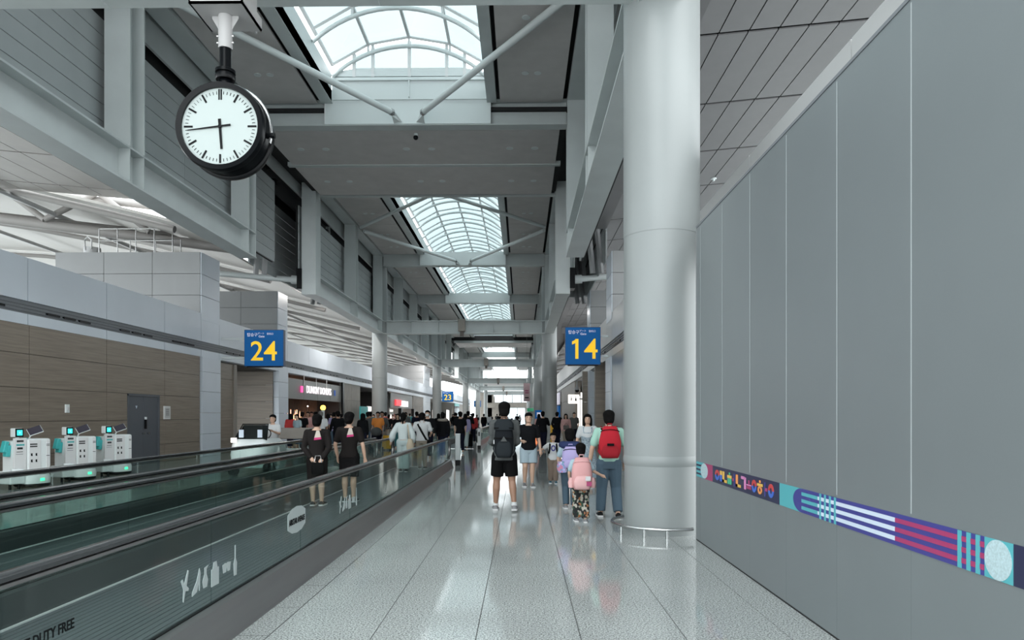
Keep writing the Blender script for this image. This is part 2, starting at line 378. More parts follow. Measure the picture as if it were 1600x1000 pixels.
# ---------------- roof beams and low cross beams
def roof_beam(y, label, lit=True):
    t = thing('roof_beam', label, 'beam', (-3.77, y, ZC2))
    MB().ibeam('x', -9.05, 1.51, y, ZC2, ZC+.1, .44, .04, .04).build('beam', M['steel'], t)
    if lit:
        MB().box(-6.62, -1.03, y-.25, y-.19, ZC2+.035, ZC+.14).build('facing_plate', M['steel_lt'], t)
        for x in (-6.62, -1.05): MB().box(x, x+.02, y-.262, y-.24, ZC2+.04, ZC+.12).build('plate_edge', M['white2'], t)
    return t
roof_beam(23.8, 'wide roof beam with a pale centre plate under the nearest skylight end')
roof_beam(46.0, 'second roof beam, where the braces of the long skylight meet')
roof_beam(61.4, 'third roof beam, crossing under the middle of the long skylight')
roof_beam(78, 'fourth roof beam, seen behind the low cross beam')
roof_beam(118, 'fifth roof beam far down the hall')
COLY = [9.5, 46.5, 78, 118, 151, 184]
ordw = ['nearest', 'second', 'third', 'fourth', 'fifth', 'farthest']
for i, y in enumerate(COLY):
    yb = 9.0 if i == 0 else y-.1
    t = thing('cross_beam', f'{ordw[i]} low pale cross beam joining the two column rows', 'beam', (-3.77, yb, ZB0))
    MB().ibeam('x', XL1, XR0, yb, ZB0+(.06 if i == 0 else 0), ZB1, .6, .05, .05).build('beam', M['steel'], t)
    for x in ([-7.3, -5.5, -1.9, -.2] if i < 2 else []): MB().box(x, x+.03, yb-.28, yb+.28, ZB0+.05, ZB1-.05).build('stiffener', M['steel'], t)
    if i:
        s = thing('box_speaker', f'small brown box speaker under the {ordw[i]} low cross beam', 'speaker', (-3.9, yb-.42, ZB0-.1))
        MB().box(-4.13, -3.67, yb-.75, yb-.31, ZB0+.12, ZB0+.9).build('cabinet', M['stone'], s, bevel=.02)
        MB().box(-4.02, -3.78, yb-.5, yb-.3, ZB0-.2, ZB0+.12).build('grille', M['slat'], s)
    for sd, x in (('left', -9.4), ('right', 1.83)):
        if i == 0 and sd == 'left': continue
        if i == 0: continue
        c = thing('round_column', f'{ordw[i]} round white column of the {sd} row' if not (sd == 'left') else f'{["", "nearest", "second", "third", "fourth", "farthest"][i]} round white column of the left row', 'column', (x, y, 0))
        MB().tube([(x, y, 0), (x, y, 4.0)], .5, 32).build('lower_shaft', M['column'], c, smooth=40)
        MB().tube([(x, y, 4.01), (x, y, ZC+.1)], .497, 32).build('upper_shaft', M['column'], c, smooth=40)
        MB().tube([(x, y, .95), (x, y, .98), (x, y, 1.02), (x, y, 1.05)], [.5, .52, .52, .5], 32).build('bumper_ring', M['column'], c, smooth=60)
# the big near column
c = thing('round_column', 'huge white round column beside the grey hoarding', 'column', (1.88, 9.5, 0))
MB().tube([(1.88, 9.5, 0), (1.88, 9.5, .90)], .492, 64).build('lower_shaft', M['column'], c, smooth=40)
MB().tube([(1.88, 9.5, .885), (1.88, 9.5, .91), (1.88, 9.5, .945), (1.88, 9.5, .99), (1.88, 9.5, 1.02)], [.492, .503, .51, .506, .50], 64).build('bumper_ring', M['column'], c, smooth=60)
MB().tube([(1.88, 9.5, 1.02), (1.88, 9.5, 3.93)], .5, 64).build('middle_shaft', M['column'], c, smooth=40)
MB().tube([(1.88, 9.5, 3.93), (1.88, 9.5, ZC)], .504, 64).build('upper_shaft', M['column'], c, smooth=40)
# guard rail hoop round its foot
t = thing('column_guard_rail', 'chrome hoop rail round the foot of the huge column', 'guard rail', (1.88, 9.5, 0))
pts = [(1.88+.66*math.cos(a), 9.5+.66*math.sin(a), .115) for a in [math.radians(50+ i*7) for i in range(0, 36)]]
MB().tube(pts, .022, 10, up=(0,0,1)).build('hoop', M['chrome'], t, smooth=60)
for a in (-152, -95, 120, 180+60):
    x, y = 1.88+.66*math.cos(math.radians(a)), 9.5+.66*math.sin(math.radians(a))
    MB().tube([(x, y, 0), (x, y, .11)], .018, 8).build('post', M['chrome'], t, smooth=60)

# ---------------- brace tubes
def brace(p, q, r, label):
    t = thing('brace_tube', label, 'brace', ((p[0]+q[0])/2, (p[1]+q[1])/2, (p[2]+q[2])/2))
    P, Q = Vector(p), Vector(q); d = (Q-P).normalized()
    MB().tube([P+d*.55, Q-d*.35], r, 16).build('tube', M['steel_lt'], t, smooth=60)
    MB().tube([P+d*.28, P+d*.56], [r*.45, r*1.0], 12).build('tapered_end', M['steel_lt'], t, smooth=60)
    MB().tube([P+d*.40, P+d*.50], r*1.12, 12).build('collar', M['chrome'], t, smooth=60)
    g = MB(); a = Vector((d.y, -d.x, 0)).normalized()*.02
    k = .42 if r > .09 else .35
    tri = [P+Vector((0,.02,-.16)), P+d*k+Vector((0,0,.10)), P+d*k+Vector((0,0,-.10)), P+Vector((math.copysign(.25, d.x),.02,-.2))]
    g.add([v+a for v in tri]+[v-a for v in tri], [(0,1,2,3), (7,6,5,4), (0,4,5,1), (1,5,6,2), (2,6,7,3), (3,7,4,0)]); g.build('gusset_plate', M['steel_lt'], t)
    return t
brace((-4.0, 23.45, EYE+9.95), (-9.0, 17.0, EYE+10.35), .10, 'left brace tube under the nearest skylight')
brace((-3.5, 23.45, EYE+9.95), (1.45, 17.0, EYE+10.35), .10, 'right brace tube under the nearest skylight')
for a, lab in (((-4.0, 45.7), 'left tube of the far brace pair meeting at the second roof beam'), ((-3.5, 45.7), 'right tube of the far brace pair meeting at the second roof beam')):
    brace((a[0], a[1], EYE+9.95), (-9.0 if a[0] < -3.8 else 1.45, 38.9, EYE+10.3), .10, lab)
brace((-4.0, 31.6, EYE+9.95), (-9.0, 38.7, EYE+10.3), .09, 'left tube spreading from the near end of the long skylight')
brace((-3.5, 31.6, EYE+9.95), (1.45, 38.7, EYE+10.3), .09, 'right tube spreading from the near end of the long skylight')

# ---------------- skylights
ZS, RISE, HW, XC = EYE+11.3, 1.0, 2.56, -3.75
Rr = (HW*HW+RISE*RISE)/(2*RISE)
def archpts(y, n, grow=0, hw=HW):
    R = Rr+grow; zc = ZS+RISE-Rr; a0 = math.asin(min(1, hw/R))
    return [(XC+R*math.sin(a), y, zc+R*math.cos(a)) for a in [(-a0+2*a0*i/n) for i in range(n+1)]]
def skylight(y0, nb, lab, d=2.2, fine=True):
    t = thing('barrel_skylight', lab, 'skylight', (XC, y0+nb*d/2, ZC))
    y1 = y0+nb*d
    MB().box(-6.46, -6.34, y0, y1, ZC-.02, ZS+.08).build('curb', M['steel_lt'], t); MB().box(-1.16, -1.04, y0, y1, ZC-.02, ZS+.08).build('curb', M['steel_lt'], t)
    rm = MB().tube(archpts(0, 18 if fine else 10), .065, 8, up=(0,1,0)).mesh('rib', M['steel_lt'], 60, )
    def inst(me, nm, y):
        o = bpy.data.objects.new(nm, me); C.objects.link(o); o.parent = t; o.location = (-t.location.x, y-t.location.y, -t.location.z); return o
    P4 = archpts(0, 4, .30)
    bar = MB(); bar.tube(P4, .05, 4, up=(0,1,0)); bm = bar.mesh('glazing_bar', M['white2'])
    for i in range(nb+1):
        inst(rm, 'rib', y0+i*d); inst(bm, 'glazing_bar', y0+i*d)
        st = MB()
        for k in (1, 2, 3):
            a = Vector(P4[k]); b = Vector(archpts(0, 4)[k]); st.tube([a, b], .04, 6)
        if i == 0: sm = st.mesh('stub', M['white2'])
        if fine: inst(sm, 'stub', y0+i*d)
    for k in range(5):
        p = P4[k]; MB().box(p[0]-.045, p[0]+.045, y0, y1, p[2]-.05, p[2]+.03).build('purlin', M['white2'], t)
    for k in range(4):
        a, b = P4[k], P4[k+1]; e = .04
        g = MB().add([(a[0], e, a[2]), (b[0], e, b[2]), (b[0], d-e, b[2]), (a[0], d-e, a[2]), (a[0], e, a[2]+.012), (b[0], e, b[2]+.012), (b[0], d-e, b[2]+.012), (a[0], d-e, a[2]+.012)],
                     [(0,3,2,1), (4,5,6,7), (0,1,5,4), (1,2,6,5), (2,3,7,6), (3,0,4,7)]).mesh('pane', M['skyglass'])
        for i in range(nb): inst(g, 'pane', y0+i*d)
    return t
skylight(23.4-2.2*8, 8, 'nearest barrel skylight above the clock end of the hall')
skylight(31.6, 13, 'long barrel skylight beyond the ceiling gap')
skylight(60.27, 15, 'third barrel skylight beyond the third roof beam', fine=False)
skylight(101.8, 10, 'far barrel skylight deep down the hall', fine=False)
for (y, nm) in ((23.45, 'a'), (31.5, 'b'), (93.3, 'd')):
    t = struct('trim_1' if nm == 'a' else 'trim_1')
    q = MB(); q.box(-6.34, -1.16, y, y+.06, ZC+.05, ZS+.02); q.box(-6.4, -1.1, y-.08, y+.06, ZC+.66, ZC+.70); q.box(-3.77, -3.73, y-.08, y, ZC+.1, ZC+.68); q.build('end_panel', M['steel_lt'], t)
    ap = archpts(y+.03, 10, .2)
    lo = [(p[0], p[1], ZS+.30) for p in ap]
    g = MB().prism([(-5.6, ZS+.25), (-1.9, ZS+.25), (-1.9, ZS+.75), (-2.9, ZS+1.1), (-3.75, ZS+1.22), (-4.6, ZS+1.1), (-5.6, ZS+.75)], 'y', y+.02, y+.03)
    g.build('end_pane', M['skyglass'], t)
    for x in (-5.6, -4.97, -3.75, -2.5, -1.9): MB().box(x-.05, x+.05, y-.02, y+.06, ZS, ZS+(1.2 if abs(x+3.75) < .2 else 1.08 if abs(x+3.75) < 1.5 else .8)).build('mullion', M['white2'], t)
    MB().prism([(-6.34, ZS), (-1.16, ZS), (-1.16, ZS+.16), (-2.0, ZS+.30), (-5.5, ZS+.30), (-6.34, ZS+.16)], 'y', y, y+.05).build('sill_panel', M['steel_lt'], t)

# ---------------- side ceilings (metal boards rising outward)
def side_ceiling(name, x0, x1, y0, y1, sgn, m, bw, bl):
    t = struct(name)
    s = .092
    def z(x): return EYE+7.5+s*abs(x-x0)
    ys = []; y = y0
    while y < y1-.1: ys.append(y); y += bl
    MB().add([(x0, y0, z(x0)+.12), (x1, y0, z(x1)+.12), (x1, y1, z(x1)+.12), (x0, y1, z(x0)+.12), (x0, y0, z(x0)+.2), (x1, y0, z(x1)+.2), (x1, y1, z(x1)+.2), (x0, y1, z(x0)+.2)],
             [(0,3,2,1), (4,5,6,7), (0,1,5,4), (1,2,6,5), (2,3,7,6), (3,0,4,7)]).build('backing', M['dark'], t)
    n = int(abs(x1-x0)/bw); me = {}
    for yy in ys:
        L = min(bl, y1-yy)
        for k in range(n):
            xa, xb = x0+sgn*bw*k, x0+sgn*bw*(k+1); za, zb = z(xa), z(xb); g = .012*sgn
            key = round(L, 2)
            if key not in me:
                me[key] = MB().add([(g, .05, 0), (xb-xa-g, .05, zb-za), (xb-xa-g, L-.05, zb-za), (g, L-.05, 0), (g, .05, .03), (xb-xa-g, .05, zb-za+.03), (xb-xa-g, L-.05, zb-za+.03), (g, L-.05, .03)],
                     [(0,3,2,1), (4,5,6,7), (0,1,5,4), (1,2,6,5), (2,3,7,6), (3,0,4,7)]).mesh('ceiling_board', m)
            o = bpy.data.objects.new('ceiling_board', me[key]); C.objects.link(o); o.parent = t; o.location = (xa, yy, za)
    return t
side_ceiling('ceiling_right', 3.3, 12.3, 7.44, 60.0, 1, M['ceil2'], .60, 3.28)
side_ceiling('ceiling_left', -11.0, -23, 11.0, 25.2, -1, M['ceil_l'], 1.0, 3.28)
for (x, y, z) in ((8.05, 10.1, 7.98), (6.3, 23.2, 7.8)):
    t = thing('smoke_detector', 'round white detector on the near ceiling boards' if y < 15 else 'small round detector on the farther ceiling boards above the hoarding', 'detector', (x, y, EYE+z))
    MB().tube([(x, y, EYE+z+.02), (x, y, EYE+z-.05)], [.11, .09], 16).build('base', M['white'], t); MB().ball((x, y, EYE+z-.07), .05).build('sensor', M['white'], t, smooth=60)
# ================================================================ side halls: roofs and trusses
M['truss'] = mat('truss_paint', (.27, .255, .245), .5)
def hall_roof(name, x0, sgn, m, y0=25.4, y1=170):
    t = struct(name)
    xs = [x0+sgn*d for d in (0, 3, 6, 9, 12, 15, 18, 22, 26, 30, 34)]
    zz = lambda x: EYE+7.0+3.8*math.sin(min(1, abs(x-x0)/24)*PI/2)
    y = y0
    while y < y1:
        d = 9.8; b = MB(); v = []; f = []
        for x in xs: v += [(x, y+.06, zz(x)), (x, y+d-.06, zz(x)), (x, y+d-.06, zz(x)+.1), (x, y+.06, zz(x)+.1)]
        for i in range(len(xs)-1):
            a, c = 4*i, 4*i+4
            for j in range(4): f.append((a+j, a+(j+1) % 4, c+(j+1) % 4, c+j))
        f += [(0,1,2,3), tuple(4*(len(xs)-1)+k for k in (3,2,1,0))]
        b.add(v, f).build('roof_shell', m, t)
        MB().tube([(x, y, zz(x)-.25) for x in xs], .13, 8).build('roof_rib', M['truss'], t, smooth=60)
        y += d
    b = MB()
    for k in (2, 5, 8): b.tube([(xs[k], y0-2, zz(xs[k])-.45), (xs[k], y1, zz(xs[k])-.45)], .1, 6)
    b.build('purlin_tubes', M['fascia_r'], t, kind='stuff')
M['roofw'] = mat('hall_roof_metal', (.50, .48, .455), .5, noise=(.4, .05))
hall_roof('ceiling_left_hall', -12.6, -1, M['roofw'])
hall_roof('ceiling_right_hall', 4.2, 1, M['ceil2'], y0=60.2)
MB().box(3.4, 38, 60.05, 60.15, EYE+7.0, EYE+11.2).build('hall_end_fascia', M['ceil2'], struct('trim_4'))
# tube truss over the left hall
tr = thing('tube_truss', 'grey tubular roof truss above the left shop block', 'truss', (-20, 27.5, EYE+7))
def tt(a, b, r=.16, nm='chord'): MB().tube([a, b], r, 10).build(nm, M['truss'], tr, smooth=60)
Zt = EYE
tt((-30, 27, Zt+8.9), (-11.1, 28.8, Zt+6.75), .20); tt((-30, 27, Zt+10.0), (-11.1, 28.8, Zt+8.1), .14); tt((-30, 30.5, Zt+9.6), (-11.1, 31.2, Zt+7.1), .16)
tops = [(-29, 27, 9.95), (-25, 27.3, 9.6), (-21, 27.7, 9.3), (-17, 28, 8.95)]; bots = [(-27, 27.2, 8.6), (-23, 27.5, 8.2), (-19, 27.8, 7.8), (-15, 28.2, 7.4)]
for i in range(4):
    a, b = tops[i], bots[i]; tt((a[0], a[1], Zt+a[2]), (b[0], b[1], Zt+b[2]), .12, 'web_tube')
    if i < 3: a = tops[i+1]; tt((a[0], a[1], Zt+a[2]), (b[0], b[1], Zt+b[2]), .12, 'web_tube')
    tt((b[0], b[1], Zt+b[2]), (b[0]+3, b[1]+3.2, Zt+b[2]+.3), .09, 'web_tube')
# tie pipes with black end plates in the gap
for sd, x, s in (('left', -9.65, -1), ('right', 2.11, 1)):
    t = thing('tie_pipe', f'grey tie pipe with black end plate on the {sd} girder end post', 'pipe', (x, 30.9, EYE+6))
    MB().box(min(x, x+s*.22), max(x, x+s*.22), 30.75, 31.4, EYE+5.55, EYE+6.45).build('end_plate', M['black'], t)
    MB().tube([(x+s*.2, 31.1, EYE+6.0), (x+s*.55, 31.1, EYE+6.02)], .2, 12).build('socket', M['steel'], t, smooth=60)
    MB().tube([(x+s*.5, 31.1, EYE+6.02), (x+s*5.2, 31.6, EYE+6.5)], .13, 12).build('pipe', M['steel'], t, smooth=60)
    for k, (ya, yb, nmb) in enumerate(((28.3, 28.0, 'near'), (36.0, 36.6, 'far'))):
        t = thing('raking_strut', f'dark raking strut behind the {sd} girder, {nmb} one of two', 'strut', (x+s*.5, ya, EYE+6))
        for dx in (0, .34):
            q = MB(); q.tube([(x+s*(.75+dx), ya, EYE+5.7), (x+s*(.35+dx), yb, EYE+9.4)], .11, 4); q.build('leg', M['tower'], t)
        q = MB(); q.box(x+s*.55-.3, x+s*.55+.3, ya-.2, ya+.2, EYE+9.3, EYE+9.5); q.build('head_plate', M['black'], t)

# ================================================================ facades of the two sides
XF = {'L': -12.0, 'R': 3.35}; SG = {'L': -1, 'R': 1}
FZ0, FZ1 = EYE+2.2, EYE+3.83
def fascia(sd, ys, mt, nm):
    t = struct(nm); x = XF[sd]; s = SG[sd]
    for a, b in zip(ys[:-1], ys[1:]):
        for (z0, z1) in ((FZ0, FZ0+.26), (FZ0+.58, FZ1)):
            MB().box(min(x, x+s*.08), max(x, x+s*.08), a+.012, b-.012, z0, z1).build('fascia_panel', mt, t)
        q = MB(); xa = x+s*.05
        q.box(min(xa, xa+s*.04), max(xa, xa+s*.04), a, b, FZ0+.26, FZ0+.58)
        for zz in (.32, .40, .48): q.box(min(x+s*.02, xa), max(x+s*.02, xa), a, b, FZ0+zz, FZ0+zz+.025)
        q.build('grille_channel', M['groove'], t)
        if b-a > 2.5:
            for k in range(3):
                y = a+(b-a)*(.22+.2*k); MB().box(min(x-s*.005, xa), max(x-s*.005, xa), y, y+.48, FZ0+.335, FZ0+.385).build('air_slot', M['black'], t)
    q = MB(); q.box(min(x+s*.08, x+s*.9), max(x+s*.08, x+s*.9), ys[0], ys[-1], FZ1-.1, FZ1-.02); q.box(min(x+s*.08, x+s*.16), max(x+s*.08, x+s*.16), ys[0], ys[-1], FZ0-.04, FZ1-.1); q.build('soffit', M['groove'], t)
    return t
yl = [3.9, 7.2, 10.4, 13.7, 16.95, 20.2, 23.5, 26.2, 27.8, 31.1, 34.5, 35.9, 39.6, 43.3, 47.1, 52, 57, 61, 65, 71.5, 78, 84, 89, 97, 105, 115, 125, 135, 150, 165]
fascia('L', yl, M['fascia'], 'trim_2')
yr = [.6, 3.9, 7.2, 10.4, 13.7, 16.95, 20.2, 23.5, 26.2, 27.8, 31.1, 34.5, 35.9, 39.6, 43.3, 47.1, 52, 57, 61, 65, 71.5, 78, 84, 89, 97, 105, 115, 125, 135, 150, 165]
fascia('R', yr, M['fascia_r'], 'trim_3')
# panelled towers rising behind the fascias, each with its pilaster
def tower(sd, y0, y1, label, deep=5.5):
    x = XF[sd]; s = SG[sd]; t = thing('service_tower', label, 'tower', (x+s*deep/2, (y0+y1)/2, 0))
    X = lambda a, b: (min(x+s*a, x+s*b), max(x+s*a, x+s*b))
    MB().box(*X(.05, deep-.03), y0+.03, y1-.03, FZ1-.3, EYE+6.09).build('core', M['groove'], t)
    zs = [FZ1-.25, EYE+4.5, EYE+5.3, EYE+6.12]
    for za, zb in zip(zs[:-1], zs[1:]):
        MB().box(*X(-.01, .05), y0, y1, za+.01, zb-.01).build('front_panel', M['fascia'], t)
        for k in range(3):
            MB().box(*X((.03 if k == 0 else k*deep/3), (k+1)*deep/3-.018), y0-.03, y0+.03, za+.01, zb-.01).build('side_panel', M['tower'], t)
    for k, (za, zb) in enumerate(((0, .85), (.85, 1.65), (1.65, 2.45), (2.45, 3.2), (3.2, FZ0))):
        MB().box(*X(-.05, .6), y0, y1, za+.006, zb-.006).build('pilaster_panel', M['fascia'], t)
    return t
tower('L', 26.2, 27.8, 'grey panelled tower with guard rails left of the gate 24 sign')
tower('L', 34.5, 35.9, 'grey panelled tower just behind the gate 24 sign')
tower('R', 26.2, 27.8, 'grey panelled tower right of the gate 14 sign')
tower('R', 34.5, 35.9, 'grey panelled tower above the gate 14 sign, farther one')
tower('L', 86, 92, 'distant grey block above the left shops past the second column', 9)
# guard rail and vent pipe on the first left tower
t = thing('roof_guard_rail', 'thin metal guard rail standing on the left panelled tower', 'guard rail', (-14.6, 26.6, EYE+6.12))
zt = EYE+6.12
for x in (-13.2, -13.9, -14.6, -15.3, -16.0): MB().tube([(x, 26.45, zt), (x, 26.45, zt+.95)], .025, 6).build('post', M['chrome'], t)
for x in (-13.4, -14.4, -15.4): MB().tube([(x, 27.5, zt), (x, 27.5, zt+.8)], .025, 6).build('post', M['chrome'], t)
for z in (.5, .95): MB().tube([(-13.2, 26.45, zt+z), (-16.0, 26.45, zt+z)], .022, 6).build('rail', M['chrome'], t)
MB().tube([(-13.4, 27.5, zt+.8), (-15.4, 27.5, zt+.8)], .022, 6).build('rail', M['chrome'], t)
t = thing('vent_pipe', 'small vent drum with hooped pipe on top of the left tower', 'vent', (-16.6, 27, zt))
MB().tube([(-16.6, 27, zt), (-16.6, 27, zt+.35)], .3, 16).build('drum', M['fascia_r'], t, smooth=40)
MB().tube([(-16.7, 26.7, zt+.2), (-16.7, 26.7, zt+.6), (-16.6, 26.7, zt+.72), (-16.45, 26.7, zt+.6), (-16.45, 26.7, zt+.25)], .03, 8).build('hoop', M['white2'], t, smooth=60)

# left wood wall
wl = struct('wall_left')
yw = [7.1, 10.4, 13.7, 17.0, 20.2, 23.5, 26.1]; zw = [0, .58, 1.40, 2.22, 3.04, FZ0]
for a, b in zip(yw[:-1], yw[1:]):
    for c0, c1 in zip(zw[:-1], zw[1:]):
        segs_ = [(a, b)]
        if c0 < 2.15 and a < 23.2 and b > 21.2: segs_ = [(max(a, p), min(b, q)) for p, q in ((a, 21.28), (23.12, b)) if min(b, q)-max(a, p) > .05]
        for p, q in segs_:
            z1 = c1
            o = MB().box(-.04, .04, .008, q-p-.008, .006, z1-c0-.006).build('wood_panel', M['wood'], wl); o.location = (-12.04, p, c0)
MB().box(-12.2, -12.07, 7, 21.2, 0, FZ0).build('backing', M['dark'], wl); MB().box(-12.2, -12.07, 23.2, 26.2, 0, FZ0).build('backing', M['dark'], wl)
MB().box(-12.2, -12.07, 21.2, 23.2, 2.25, FZ0).build('backing', M['dark'], wl)
dr = struct('door_1', 'dark grey double service door in the wooden wall')
for k in range(2): MB().box(-12.1, -12.02, 21.34+.87*k+.005, 21.34+.87*(k+1)-.005, .01, 2.14).build('door_leaf', M['door'], dr)
q = MB(); q.box(-12.12, -11.98, 21.26, 21.33, 0, 2.2); q.box(-12.12, -11.98, 23.09, 23.16, 0, 2.2); q.box(-12.12, -11.98, 21.26, 23.16, 2.15, 2.22); q.build('door_frame', M['door'], dr)
MB().box(-12.01, -11.97, 22.26, 22.34, 1.12, 1.42).build('card_reader', M['black'], dr); MB().box(-12.01, -11.97, 22.26, 22.34, 1.42, 1.50).build('white_tab', M['white'], dr)
for y in (22.12, 22.42): MB().tube([(-12.0, y, .98), (-11.93, y, .98)], .035, 10).build('door_handle', M['chrome'], dr)
MB().prism([(21.75, 1.85), (21.85, 1.85), (21.8, 1.76)], 'x', -12.02, -12.01).build('blue_mark', M['whitep'], dr)
t = thing('wall_notice', 'small framed white notice right of the grey door', 'notice', (-11.98, 23.6, 1.62))
MB().box(-12, -11.97, 23.42, 23.84, 1.42, 1.86).build('frame', M['white2'], t); MB().box(-11.97, -11.965, 23.47, 23.79, 1.47, 1.81).build('sheet', M['fascia_r'], t)
for z in (1.74, 1.68, 1.62, 1.56): MB().box(-11.965, -11.963, 23.52, 23.74, z, z+.015).build('text_line', M['decaldark'], t)
t = thing('wall_switch', 'small white switch plate on the wooden wall above the robots', 'switch', (-11.98, 18.4, 1.72))
MB().box(-12, -11.96, 18.33, 18.47, 1.62, 1.84).build('plate', M['white'], t); MB().box(-11.96, -11.95, 18.37, 18.43, 1.69, 1.77).build('rocker', M['white2'], t)

# gate recess between the two left towers
gr = struct('wall_left_recess')
for a, b in ((27.85, 29.6),):
    for c0, c1 in zip(zw[:-1], zw[1:]): MB().box(-12.3, -12.2, a, b, c0+.005, c1-.005).build('wood_panel', M['wood'], gr)
MB().box(-12.4, -12.15, 29.6, 29.9, 0, FZ0).build('light_post', M['stone'], gr)
for x0, x1 in ((-18, -15.1), (-15.1, -12.2)):
    for c0, c1 in zip(zw[:-1], zw[1:]): MB().box(x0+.01, x1-.01, 34.35, 34.45, c0+.005, c1-.005).build('wood_panel', M['wood'], gr)
MB().box(-18, -12.1, 27.9, 34.4, FZ0-.05, FZ0).build('recess_ceiling', M['shopdark'], gr)
MB().box(-18.1, -18, 27.9, 34.4, 0, FZ0).build('recess_back', M['shopdark'], gr)

# ================================================================ shops
def seat_shop(nm, y0, y1, x=-12.0, s=-1, depth=5, wallm='shopdark', ceilm='shopdark'):
    t = struct(nm); X = lambda a, b: (min(x+s*a, x+s*b), max(x+s*a, x+s*b))
    q = MB(); q.box(*X(depth, depth+.1), y0, y1, 0, FZ0); q.build('back_wall', M[wallm], t)
    q = MB(); q.box(*X(.2, depth), y0, y0+.08, 0, FZ0); q.box(*X(.2, depth), y1-.08, y1, 0, FZ0); q.build('side_wall', M[wallm], t)
    MB().box(*X(.1, depth), y0, y1, FZ0-.06, FZ0-.005).build('shop_ceiling', M[ceilm], t)
    return t
# the doughnut shop
seat_shop('wall_left_shop', 35.95, 46.9, depth=6)
t = thing('shop_sign_board', 'grey header board with glowing white lettering over the slatted shop', 'sign', (-12.1, 41.4, 2.43))
for k in range(4): MB().box(-12.16, -12.04, 35.95+k*2.74+.02, 35.95+(k+1)*2.74-.02, 2.43, FZ0-.25).build('header_panel', M['shopmid'], t)
text('lettering', "DUNKIN' DONUTS", .60, frame((-11.98, 41.6, 2.98), (0,1,0), (0,0,1)), M['signlit'], t, .02, .0)
MB().box(-12.0, -11.96, 38.05, 38.4, 2.8, 3.15).build('cup_emblem', M['pinklit'], t); MB().box(-12.0, -11.96, 44.9, 45.15, 2.8, 3.15).build('blue_emblem', M['blue'], t)
for y in (38.7, 41.0, 43.2): MB().box(-12.03, -12.0, y, y+.05, 3.2, FZ0).build('hanger', M['white2'], t)
MB().box(-12.02, -11.9, 46.75, 47.1, 0, FZ0).build('dark_jamb', M['black'], t)
t = thing('slat_screen', 'screen of dark vertical slats glowing orange behind the crowd', 'screen', (-13.6, 41, 0))
for k in range(38):
    y = 36.2+k*.28; MB().box(-13.66, -13.62, y, y+.085, .9, 2.5).build('slat', M['slat'], t)
MB().box(-13.7, -13.5, 36.1, 46.8, .75, .9).build('sill', M['slat'], t)
for k, y in enumerate((36.6, 37.3, 38.0, 38.9, 42.6, 43.1, 43.9, 44.3, 45.0)):
    t = thing('uplight', 'warm uplight glowing behind the dark slats', 'lamp', (-14.2, y, 1.3), group='warm uplights behind the slats')
    MB().tube([(-14.2, y, 1.1), (-14.2, y, 1.3), (-14.2, y, 1.9)], [.11, .10, .02], 8).build('tube', M['warmlamp'], t); MB().tube([(-14.2, y, 1.05), (-14.2, y, 1.15)], .08, 8).build('base', M['slat'], t)
for k, (y, z) in enumerate(((36.9, 2.3), (38.2, 2.3), (42.3, 2.1))):
    t = thing('spot_lamp', 'tiny warm spot lamp shining under the shop ceiling', 'lamp', (-12.9, y, z), group='spots in the slatted shop')
    MB().ball((-12.9, y, z), .055).build('bulb', M['whitelamp'], t); MB().tube([(-12.9, y, z+.05), (-12.9, y, FZ0)], .01, 5).build('cord', M['black'], t)
t = thing('menu_screen', 'tilted lilac display screen at the left end of the slatted shop', 'screen', (-12.6, 36.9, 1.9))
m_l = mat('lilac_screen', (.3,.2,.5), .3, emit=(.55, .42, .9), es=1.0)
MB().cbox((-12.6, 36.9, 1.95), (.05, .75, 1.0), Matrix.Rotation(.25, 3, 'X')).build('panel', m_l, t); MB().cbox((-12.64, 36.9, 1.95), (.04, .8, 1.05), Matrix.Rotation(.25, 3, 'X')).build('case', M['black'], t)
t = thing('ceiling_spots', 'cluster of white ceiling lights at the shop corner', 'lamp', (-13.5, 36.6, 3.2))
for i in range(3):
    for j in range(2): MB().box(-12.9-.5*j, -12.7-.5*j, 36.3+.35*i, 36.5+.35*i, 3.2-.12*i, 3.3-.12*i).build('lamp', M['whitelamp'], t)
# taupe stone panels beside
def stone(nm, sd, ys, m='stone'):
    t = struct(nm); x = XF[sd]; s = SG[sd]
    for a, b in zip(ys[:-1], ys[1:]):
        for c0, c1 in ((0, 1.3), (1.3, 2.6), (2.6, FZ0)): MB().box(min(x+s*.05, x+s*.4), max(x+s*.05, x+s*.4), a+.01, b-.01, c0+.008, c1-.008).build('stone_panel', M[m], t)
stone('wall_left_stone', 'L', [47.1, 49.8, 52.4]); stone('wall_left_stone_far', 'L', [78, 83, 89]); stone('wall_left_stone_last', 'L', [125, 135, 150, 165])
seat_shop('wall_left_cafe', 52.5, 64.6, depth=6)
seat_shop('wall_left_store', 65, 77.8, depth=5, wallm='shoplt', ceilm='shoplt'); seat_shop('wall_left_duty_free', 89.5, 124.5, depth=6, wallm='shoplt', ceilm='shoplt')
def lit(nm, label, cat, parts, loc, group=None):
    t = thing(nm, label, cat, loc, group=group)
    for pn, bx, m in parts: MB().box(*bx).build(pn, M[m], t)
    return t
lit('cafe_sign', 'small glowing white sign in the dark opening left of the first column', 'sign', [('panel', (-13, -12.9, 59, 60.3, 1.9, 2.3), 'whitelamp'), ('casing', (-13.1, -13, 58.9, 60.4, 1.85, 2.35), 'black')], (-13, 59.6, 1.9))
lit('teal_poster', 'bright teal poster on a stand beside the taupe stone wall', 'poster', [('panel', (-11.6, -11.5, 50.2, 52.6, 1.3, 2.2), 'teal'), ('stand', (-11.62, -11.6, 51.2, 51.4, 0, 1.3), 'black')], (-11.6, 51.4, 0))
